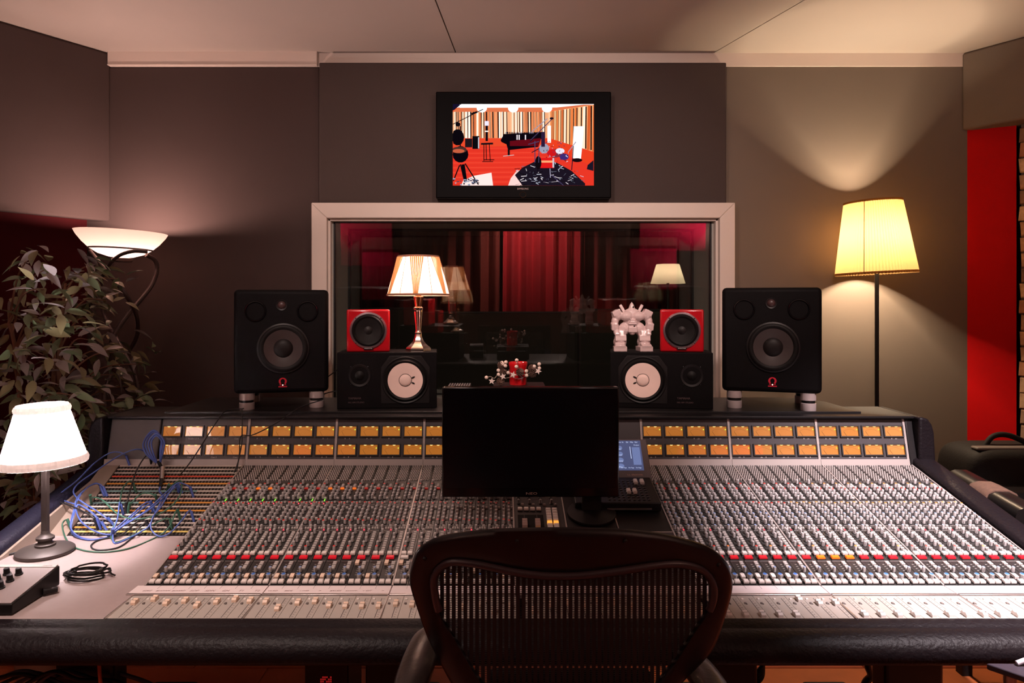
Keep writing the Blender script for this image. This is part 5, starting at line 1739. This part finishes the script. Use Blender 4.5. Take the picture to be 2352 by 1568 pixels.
# ================================================================ cables
CABM = {'blue': mat('blue_cable', (.075, .125, .40), .4), 'green': mat('green_cable', (.04, .13, .085), .4), 'black': mat('black_cable', (.012, .012, .014), .4)}
def pbay(px_, py_):
    """where the view through a pixel meets the patch bay or the desk in front of it"""
    k = (py_ - CY) / FPX
    d = (EYE - .730 + 2.195 * math.tan(PA)) / (k + math.tan(PA))
    if d < 2.195: d = (EYE - .730) / k
    return d
def pcable(col, pts, label, lift=.018, r=.0024):
    ps = []
    n = len(pts)
    for i, p in enumerate(pts):
        d = pbay(p[0], p[1])
        e = min(i, n - 1 - i)
        up = (p[2] if len(p) > 2 else (0 if e == 0 else lift))
        d2 = d - up * 1.25
        if d2 < 2.19: d2 = max(d2, d * (1 - up / .73))
        ps.append(at(p[0], p[1], d2 - .004))
    sp = spline(ps, 7)
    root = thing('patch_cable', ps[0], label, 'cable', 'patch cables on the console')
    MB().tube(sp, r, 7).build('cord', CABM[col], root, smooth=70)
    for a, b in ((ps[0], sp[3]), (ps[-1], sp[-4])):
        n_out = Vector((0, -math.sin(PA), math.cos(PA)))
        MB().cyl(a - n_out * .004, a + n_out * .012 + (b - a).normalized() * .026, .0040, .0046, 8).build('plug', CABM[col], root, smooth=50)
    return root
S = lambda l: [(x / 3.92, 900 + y / 3.92, *r_) for x, y, *r_ in l]
pcable('blue', S([(1165, 655), (1120, 560, .05), (1000, 545, .06), (850, 640, .06), (700, 790, .05), (540, 920, .04), (560, 970, .03), (800, 1060, .03), (960, 1240)]), 'blue patch cable looping out over the beige cheek from under the blank panel')
pcable('blue', S([(1340, 560), (1240, 515, .06), (1080, 570, .06), (850, 720, .05), (680, 850, .05), (690, 950, .04), (900, 1090, .03), (1030, 1200)]), 'blue patch cable running from the cable hank round the edge of the patch bay')
pcable('blue', S([(965, 930), (900, 830, .03), (800, 850, .04), (710, 950, .04), (660, 1080, .03), (640, 1230, .02), (760, 1320, .006), (950, 1310, .006), (1030, 1240, .02), (1180, 1110, .03), (1330, 990, .03), (1400, 1080)]), 'blue patch cable whose loose loop lies along the desk lip')
pcable('blue', S([(940, 930), (870, 820, .03), (740, 900, .04), (680, 1000, .04), (720, 1150, .03), (850, 1250, .02), (1000, 1280, .02), (1120, 1190, .03), (1300, 1080, .03), (1500, 900, .04), (1580, 830, .03), (1610, 900)]), 'blue patch cable drooping through the middle of the tangle')
pcable('blue', S([(1000, 1300, .01), (1040, 1250, .03), (1200, 1150, .03), (1370, 1040, .03), (1540, 890, .03), (1600, 850, .02), (1640, 900)]), 'short blue patch cable rising across the tangle to the green loop')
pcable('blue', S([(1740, 940), (1700, 850, .03), (1600, 820, .05), (1530, 900, .05), (1450, 1030, .04), (1380, 1120, .04), (1360, 1230, .02), (1440, 1300, .008), (1540, 1260, .01), (1640, 1150, .02), (1710, 1065, .02), (1745, 1160)]), 'blue patch cable hanging in a wide loop beside the first channel')
pcable('blue', S([(905, 1230), (860, 1120, .03), (760, 1040, .04), (700, 1020, .04), (660, 1130, .03), (650, 1270, .01), (800, 1330, .005), (980, 1300, .01), (1070, 1230, .02), (1240, 1080, .03), (1350, 1010, .03), (1375, 1070)]), 'blue patch cable plugged into the lowest rows beside a black plug')
pcable('blue', S([(1110, 1100), (1080, 990, .03), (1060, 1130, .03), (1020, 1260, .02), (1030, 1360, .004), (1130, 1330, .004), (1300, 1240, .01), (1350, 1190, .02), (1440, 1010, .04), (1490, 960)]), 'blue patch cable with a small loop over the desk')
pcable('green', S([(640, 1230), (600, 1150, .02), (560, 1200, .008), (600, 1330, .004), (700, 1410, .003), (900, 1440, .003), (1150, 1410, .003), (1400, 1310, .004), (1520, 1220, .02), (1590, 1070, .03), (1625, 1150)]), 'green patch cable sweeping widest across the desk')
pcable('green', S([(820, 1000), (830, 950, .03), (920, 970, .03), (1050, 1090, .03), (1180, 1140, .03), (1330, 1130, .03), (1500, 1060, .03), (1620, 930, .04), (1630, 800, .04), (1560, 830, .04), (1500, 880)]), 'green patch cable crossing the tangle to the black connector')
pcable('green', S([(1225, 900), (1180, 800, .03), (1110, 860, .03), (1080, 980, .03), (1060, 1130, .02), (1000, 1270, .01), (1040, 1350, .004), (1200, 1290, .005), (1420, 1170, .02), (1520, 1140, .02), (1550, 1230)]), 'green patch cable coming down from the upper rows into the knot')
pcable('green', S([(1150, 1080), (1200, 980, .04), (1290, 910, .04), (1390, 930, .04), (1420, 1000)]), 'short green patch cable arching over the middle rows')
pcable('black', S([(880, 1230), (840, 1130, .03), (740, 1070, .04), (600, 1010, .04), (500, 975, .04), (540, 960)]), 'black patch cable curving out over the side armrest')
pcable('black', S([(1130, 1090), (1160, 940, .03), (1220, 730, .04), (1300, 590, .05), (1350, 570, .05), (1360, 640)]), 'black patch cable running up to the cable hank')
pcable('black', S([(1360, 1240), (1310, 1180, .02), (1240, 1240, .01), (1190, 1310, .004), (1060, 1400, .003), (870, 1420, .003), (820, 1380, .003), (900, 1330, .003), (1100, 1280, .006), (1250, 1160, .02), (1440, 1120, .02), (1530, 1240)]), 'black patch cable lying in a flat loop on the desk')
# hank of blue cable hanging on the bridge with a silver connector
hk = thing('cable_hank', at(366, 1050, 2.46), 'hanging hank of blue cable with a silver connector', 'cable')
for k, (x0, x1, t_) in enumerate(((330, 376, 988), (336, 372, 992), (342, 377, 996), (348, 370, 1000))):
    pts = [at(358 + k, 1062, 2.47), at(x0 + 4, 1040, 2.46), at(x0, 1015, 2.46), at((x0 + x1) / 2, t_, 2.45), at(x1, 1012, 2.46), at(x1 - 2, 1035, 2.46), at(366 + k, 1064, 2.47)]
    MB().tube(spline(pts, 8), .003, 7).build('loop', CABM['blue'], hk, smooth=70)
MB().tube(spline([at(364, 1060, 2.47), at(371, 1075, 2.45), at(373, 1090, 2.44)], 5), .006, 8).build('tie', M_BLACK, hk, smooth=60)
MB().cyl(at(373, 1073, 2.445), at(371, 1100, 2.41), .0075, .0068, 14).build('connector', M_ALU, hk, smooth=40)
MB().cyl(at(371, 1100, 2.41), at(368, 1118, 2.385), .0066, .005, 12).build('strain_relief', M_BLACK, hk, smooth=40)
MB().tube(spline([at(368, 1118, 2.385), at(366, 1127, 2.37), at(372, 1135, 2.355)], 5), .003, 7).build('tail', CABM['blue'], hk, smooth=60)

def black_cord(pts, label, r=.0022, name='speaker_cable', m=None, grp='thin black cables'):
    sp = spline(pts, 8)
    o = MB().tube(sp, r, 6).build(name, m or M_BLACK, None, smooth=70)
    tag(o, label, 'cable', grp)
    return o
black_cord([at(560, 938, 2.595), at(518, 944, 2.59), at(498, 968, 2.50), at(478, 998, 2.50), at(445, 1050, 2.46), at(424, 1078, 2.43), at(412, 1092, 2.40)], 'thin black cable slanting across the amber meters to the patch bay')
black_cord([at(556, 940, 2.592), at(556, 965, 2.51), at(556, 1000, 2.50), at(555, 1020, 2.49), at(547, 1060, 2.46), at(538, 1085, 2.44)], 'thin black cable hanging straight over the amber meters')
black_cord([at(740, 918, 2.62), at(690, 935, 2.598), at(640, 968, 2.51), at(600, 990, 2.50), at(575, 1000, 2.50), at(553, 1002, 2.50), at(550, 1040, 2.48), at(544, 1080, 2.44)], 'thin black cable drooping from the shelf past the first divider')
black_cord([at(752, 866, 2.80), at(764, 857, 2.80), at(776, 848, 2.80)], 'short black cable behind the large monitor beside the torchiere wall')
black_cord([at(742, 905, 2.78), at(760, 900, 2.79), at(780, 897, 2.80)], 'short black cable between the two black monitors', grp='short black cables')

# ================================================================ small desk items
DX, = (-1.152,)
dv = thing('desk_controller', (-1.27, 1.72, DZ), 'grey wedge-shaped controller with black knobs on the desk', 'controller')
wp = [(1.634, DZ + .003), (1.812, DZ + .003), (1.812, DZ + .053), (1.634, DZ + .028)]
MB().prism(wp, -1.40, -1.152, 'x').build('case', M_BLACK, dv, bevel=.003, fix=True)
sl = math.atan2(.025, .178)
DM = Matrix.Translation((-1.40, 1.634, DZ + .028)) @ Matrix.Rotation(sl, 4, 'X')
MB().box(.004, .244, .003, .165, 0, .0018, 0, DM).build('top_plate', mat('grey_plate', (.36, .30, .30), .5), dv)
MB().box(.004, .244, .166, .178, 0, .003, 0, DM).build('rear_strip', M_FADERP, dv)
kme = MB().lathe([(.0095, 0), (.0095, .003), (.0075, .004), (.0065, .017), (0, .0175)], 14).mesh('knob', M_BLACK, smooth=40)
for i in range(6):
    for j in range(4):
        put('knob', kme, dv, DM @ Vector((.025 + .030 * i, .035 + .032 * j, .0018)), (sl, 0, 0))
t = MB(); text_into(t, 'DIGITAL', .007, DM @ Matrix.Translation((.222, .172, .0031))); t.build('lettering', M_PRINT_D, dv)
MB().cyl((-1.152, 1.745, DZ + .012), (-1.128, 1.765, DZ + .010), .008, .006, 10).build('plug', M_BLACK, dv, smooth=40)
hc = thing('coiled_cable', (-1.09, 1.86, DZ), 'black coiled cable lying behind the desk controller', 'cable')
rr = random.Random(3)
for k in range(5):
    cx_, cy_ = -1.112 + rr.uniform(-.012, .012), 1.862 + rr.uniform(-.01, .01)
    a0 = rr.uniform(0, 6)
    MB().tube([(cx_ + (.045 + rr.uniform(-.008, .008)) * math.cos(a0 + 2 * PI * i / 22), cy_ + .036 * math.sin(a0 + 2 * PI * i / 22), DZ + .004 + .005 * k + .004 * math.sin(2 * PI * i / 22 + k)) for i in range(22)], .0026, 6, closed=True).build('coil', M_BLACK, hc, smooth=60)
MB().tube(spline([(-1.07, 1.86, DZ + .02), (-1.058, 1.875, DZ + .022), (-1.05, 1.866, DZ + .012), (-1.04, 1.87, DZ + .004)], 5), .0022, 6).build('loose_end', M_BLACK, hc, smooth=60)
# cable trunk and hanging cables under the left wing
rr = random.Random(9)
GREYC = mat('grey_cable', (.06, .055, .075), .5)
for k in range(9):
    x0 = rr.uniform(40, 300)
    pts = [at(x0 - 120, 1580 + rr.uniform(-10, 20), 1.95 + .02 * k), at(x0 - 40, 1548 + rr.uniform(-8, 10), 1.93 + .02 * k), at(x0 + 20, 1552 + rr.uniform(-10, 12), 1.92 + .02 * k), at(x0 + 100, 1580 + rr.uniform(-5, 20), 1.94 + .02 * k), at(x0 + 160, 1680, 1.97 + .02 * k)]
    black_cord(pts, 'dark cable sagging in the bundle under the desk wing', .006, 'loom_cable', GREYC if k % 2 else M_BLACK, 'cables under the desk wing')
black_cord([at(228, 1500, 1.80), at(228, 1530, 1.80), at(230, 1560, 1.80), at(236, 1640, 1.82)], 'orange cable hanging under the desk wing', .0045, 'loom_cable', mat('orange_cable', (.42, .09, .03), .5), 'cables under the desk wing')
for k in range(6):
    y = 1548 + 5 * k
    pts = [at(1660, y - 6 + 2 * k, 2.5), at(1700, y + 2, 2.48), at(1735, y - 4, 2.48), at(1752, y - 24, 2.5), at(1750, 1500, 2.52), at(1748, 1440, 2.55)]
    black_cord(pts, 'black cable coiled over the plank floor under the console', .007, 'floor_cable', M_BLACK, 'black floor cables')
black_cord([at(1988, 1500, 2.5), at(1994, 1530, 2.5), at(2000, 1552, 2.52), at(1984, 1575, 2.55), at(1975, 1640, 2.6)], 'thick black cable hanging beside the console leg', .013, 'floor_cable', M_BLACK, 'thick black cables')
# power supply unit with red digits under the console
pu = thing('power_unit', (at(748, 0, 2.1).x, 2.14, 0), 'dark power unit with small red digits under the console', 'power supply')
MB().box(at(700, 0, 2.1).x, at(800, 0, 2.1).x, 2.1, 2.3, .0, .40).build('case', M_BLACK, pu, bevel=.004)
t = MB()
for r_ in range(4):
    for c in range(6):
        if (r_ * 7 + c * 3) % 4: t.box(*(lambda p: (p.x, p.x + .004, 2.0985, 2.1, p.z - .004, p.z))(at(736 + 4.5 * c, 1553 + 5 * r_, 2.1)))
t.build('digits', mat('red_digits', (.4, .02, .02), .5, emit=(1, .03, .03), es=.25), pu)['kind'] = 'stuff'

# ================================================================ things by the brick wall
# black bag
bgx, bgd = 2.10, 2.92
bag = thing('travel_bag', (2.2, 3.0, 0), 'black travel bag with a carry handle in front of the red corner wall', 'bag')
M_BAG = mat('black_nylon', (.014, .011, .010), .7, spec=.2, bump=(120, .5))
zt_ = at(0, 1035, bgd).z
def pillow(x0, x1, y0, y1, z0, z1, p=.35, n=16):
    b = MB()
    vs, fs = [], []
    for i in range(n + 1):
        th = -PI / 2 + PI * i / n
        for j in range(2 * n):
            ph = PI * j / n
            e = lambda s_: math.copysign(abs(s_) ** p, s_)
            vs.append(((x0 + x1) / 2 + (x1 - x0) / 2 * e(math.cos(th)) * e(math.cos(ph)), (y0 + y1) / 2 + (y1 - y0) / 2 * e(math.cos(th)) * e(math.sin(ph)), (z0 + z1) / 2 + (z1 - z0) / 2 * e(math.sin(th))))
    k = 2 * n
    for i in range(n):
        for j in range(k):
            fs.append((i * k + j, i * k + (j + 1) % k, (i + 1) * k + (j + 1) % k, (i + 1) * k + j))
    return b.add(vs, fs)
bx0 = at(2237, 0, bgd).x
pillow(bx0, bx0 + .48, bgd, bgd + .30, zt_ - .48, zt_).build('body', M_BAG, bag, smooth=60)
pillow(bx0 + .03, bx0 + .30, bgd - .04, bgd + .06, zt_ - .46, zt_ - .14).build('front_pocket', M_BAG, bag, smooth=60)
MB().box(bx0 + .05, bx0 + .46, bgd + .05, bgd + .10, zt_ - .012, zt_ + .003).build('top_band', mat('grey_band', (.12, .095, .085), .6), bag, bevel=.01)
MB().tube(spline([(bx0 + .14, bgd + .14, zt_ - .01), (bx0 + .18, bgd + .14, zt_ + .035), (bx0 + .25, bgd + .14, zt_ + .038), (bx0 + .36, bgd + .14, zt_ - .01)], 6), .012, 8).build('carry_handle', M_BAG, bag, smooth=60)
MB().tube(spline([(bx0 + .33, bgd - .01, zt_ - .05), (bx0 + .31, bgd - .04, zt_ - .2), (bx0 + .36, bgd - .03, zt_ - .4)], 6), .008, 6).build('strap', M_BLACK, bag, smooth=60)
# stand under the bag
st_ = thing('bag_stool', (2.25, 3.05, 0), 'dark stool under the travel bag', 'stool')
MB().box(bx0 - .02, bx0 + .5, bgd - .02, bgd + .36, zt_ - .52, zt_ - .481).build('top', M_BLACK_M, st_, bevel=.008)
for a in (bx0, bx0 + .45):
    for b in (bgd, bgd + .31):
        MB().box(a, a + .03, b, b + .03, 0, zt_ - .52).build('leg', M_BLACK_M, st_)
# black chair arm beyond the console with a woven strap round it
cs = thing('armchair', (1.95, 2.45, 0), 'black leather armchair behind the console with a woven strap round its arm', 'armchair')
a0, a1 = at(2206, 1078, 2.66), at(2372, 1166, 2.22)
M_LG = mat('smooth_black_leather', (.007, .006, .006), .3, spec=.3)
def slab(p, q, th, drop, name, m, parent, grow=0.0):
    """upright padded board whose top edge runs from p to q"""
    d = (q - p); d.z = 0; d.normalize(); n = Vector((-d.y, d.x, 0))
    prof = [(-th / 2, -drop), (-th / 2, -.03), (-th * .42, -.010), (-th * .2, 0), (th * .2, 0), (th * .42, -.010), (th / 2, -.03), (th / 2, -drop)]
    vs = []
    for e in (p, q):
        for a, b in prof:
            vs.append(e + n * a * (1 + grow) + Vector((0, 0, b + grow * .03)))
    k = len(prof)
    fs = [(i, (i + 1) % k, k + (i + 1) % k, k + i) for i in range(k)] + [tuple(range(k))[::-1], tuple(range(k, 2 * k))]
    return MB().add(vs, fs).build(name, m, parent, smooth=50, fix=True)
slab(a0, a1, .10, .50, 'arm', M_LG, cs)
u = (a1 - a0)
band = slab(a0 + u * .37, a0 + u * .62, .10, .20, 'woven_strap', mat('woven_band', (.11, .055, .036), .85, var=(90, .5)), cs, .12)
zig = MB()
for t0 in (.40, .48, .56):
    for s_ in (0, 1):
        p0 = a0 + u * t0; p1 = a0 + u * (t0 + .03)
        zig.tube([p0 + Vector((-.035, -.035, -.02 - .05 * s_)), p1 + Vector((-.045, -.045, -.05 - .05 * s_)), p0 + u * .055 + Vector((-.035, -.035, -.02 - .05 * s_))], .003, 5)
zig.build('zigzag_stitch', mat('stitch', (.45, .30, .18), .9), band)['kind'] = 'stuff'
MB().box(a0.x + .02, a0.x + .5, 2.7, 2.82, .30, a0.z - .10).build('back_cushion', M_LG, cs, bevel=.03)
MB().box(a0.x + .06, a0.x + .5, 2.3, 2.72, .22, .42).build('seat_cushion', M_LG, cs, bevel=.03)
for xx, yy in ((a0.x + .08, 2.34), (a0.x + .45, 2.34), (a0.x + .08, 2.76), (a0.x + .45, 2.76)):
    MB().box(xx - .02, xx + .02, yy - .02, yy + .02, 0, .23).build('leg', M_BLACK, cs)
# corner of a small side table with a white cable
q0 = at(2265, 1522, 1.478)
sd = thing('side_table', (q0.x + .2, q0.y - .1, 0), 'small dark side table with white cable in front of the console', 'table')
e1, e2 = Vector((1, -.02, 0)).normalized(), Vector((.62, -.78, 0)).normalized()
c_ = [q0, q0 + e1 * .42, q0 + e1 * .42 + e2 * .35, q0 + e2 * .35]
MB().prism([(p.x, p.y) for p in c_], q0.z - .014, q0.z).build('top', mat('dark_purple_top', (.045, .035, .05), .5), sd, bevel=.003, fix=True)
for p in c_:
    cc = (c_[0] + c_[2]) / 2
    g_ = p + (cc - p) * .12
    MB().cyl((g_.x, g_.y, 0), (g_.x, g_.y, q0.z - .014), .012, None, 10).build('leg', M_ALU, sd, smooth=40)
o = MB().tube(spline([q0 + e1 * .05 + e2 * .012 + Vector((0, 0, .005)), q0 + e1 * .075 + e2 * .015 + Vector((0, 0, .014)), q0 + e1 * .11 + e2 * .03 + Vector((0, 0, .010)), q0 + e1 * .12 + e2 * .09 + Vector((0, 0, .006)), q0 + e1 * .08 + e2 * .13 + Vector((0, 0, .005))], 6), .005, 8).build('white_cable', mat('white_rubber', (.75, .70, .75), .5), None, smooth=60)
tag(o, 'white cable curled on the small dark side table', 'cable')
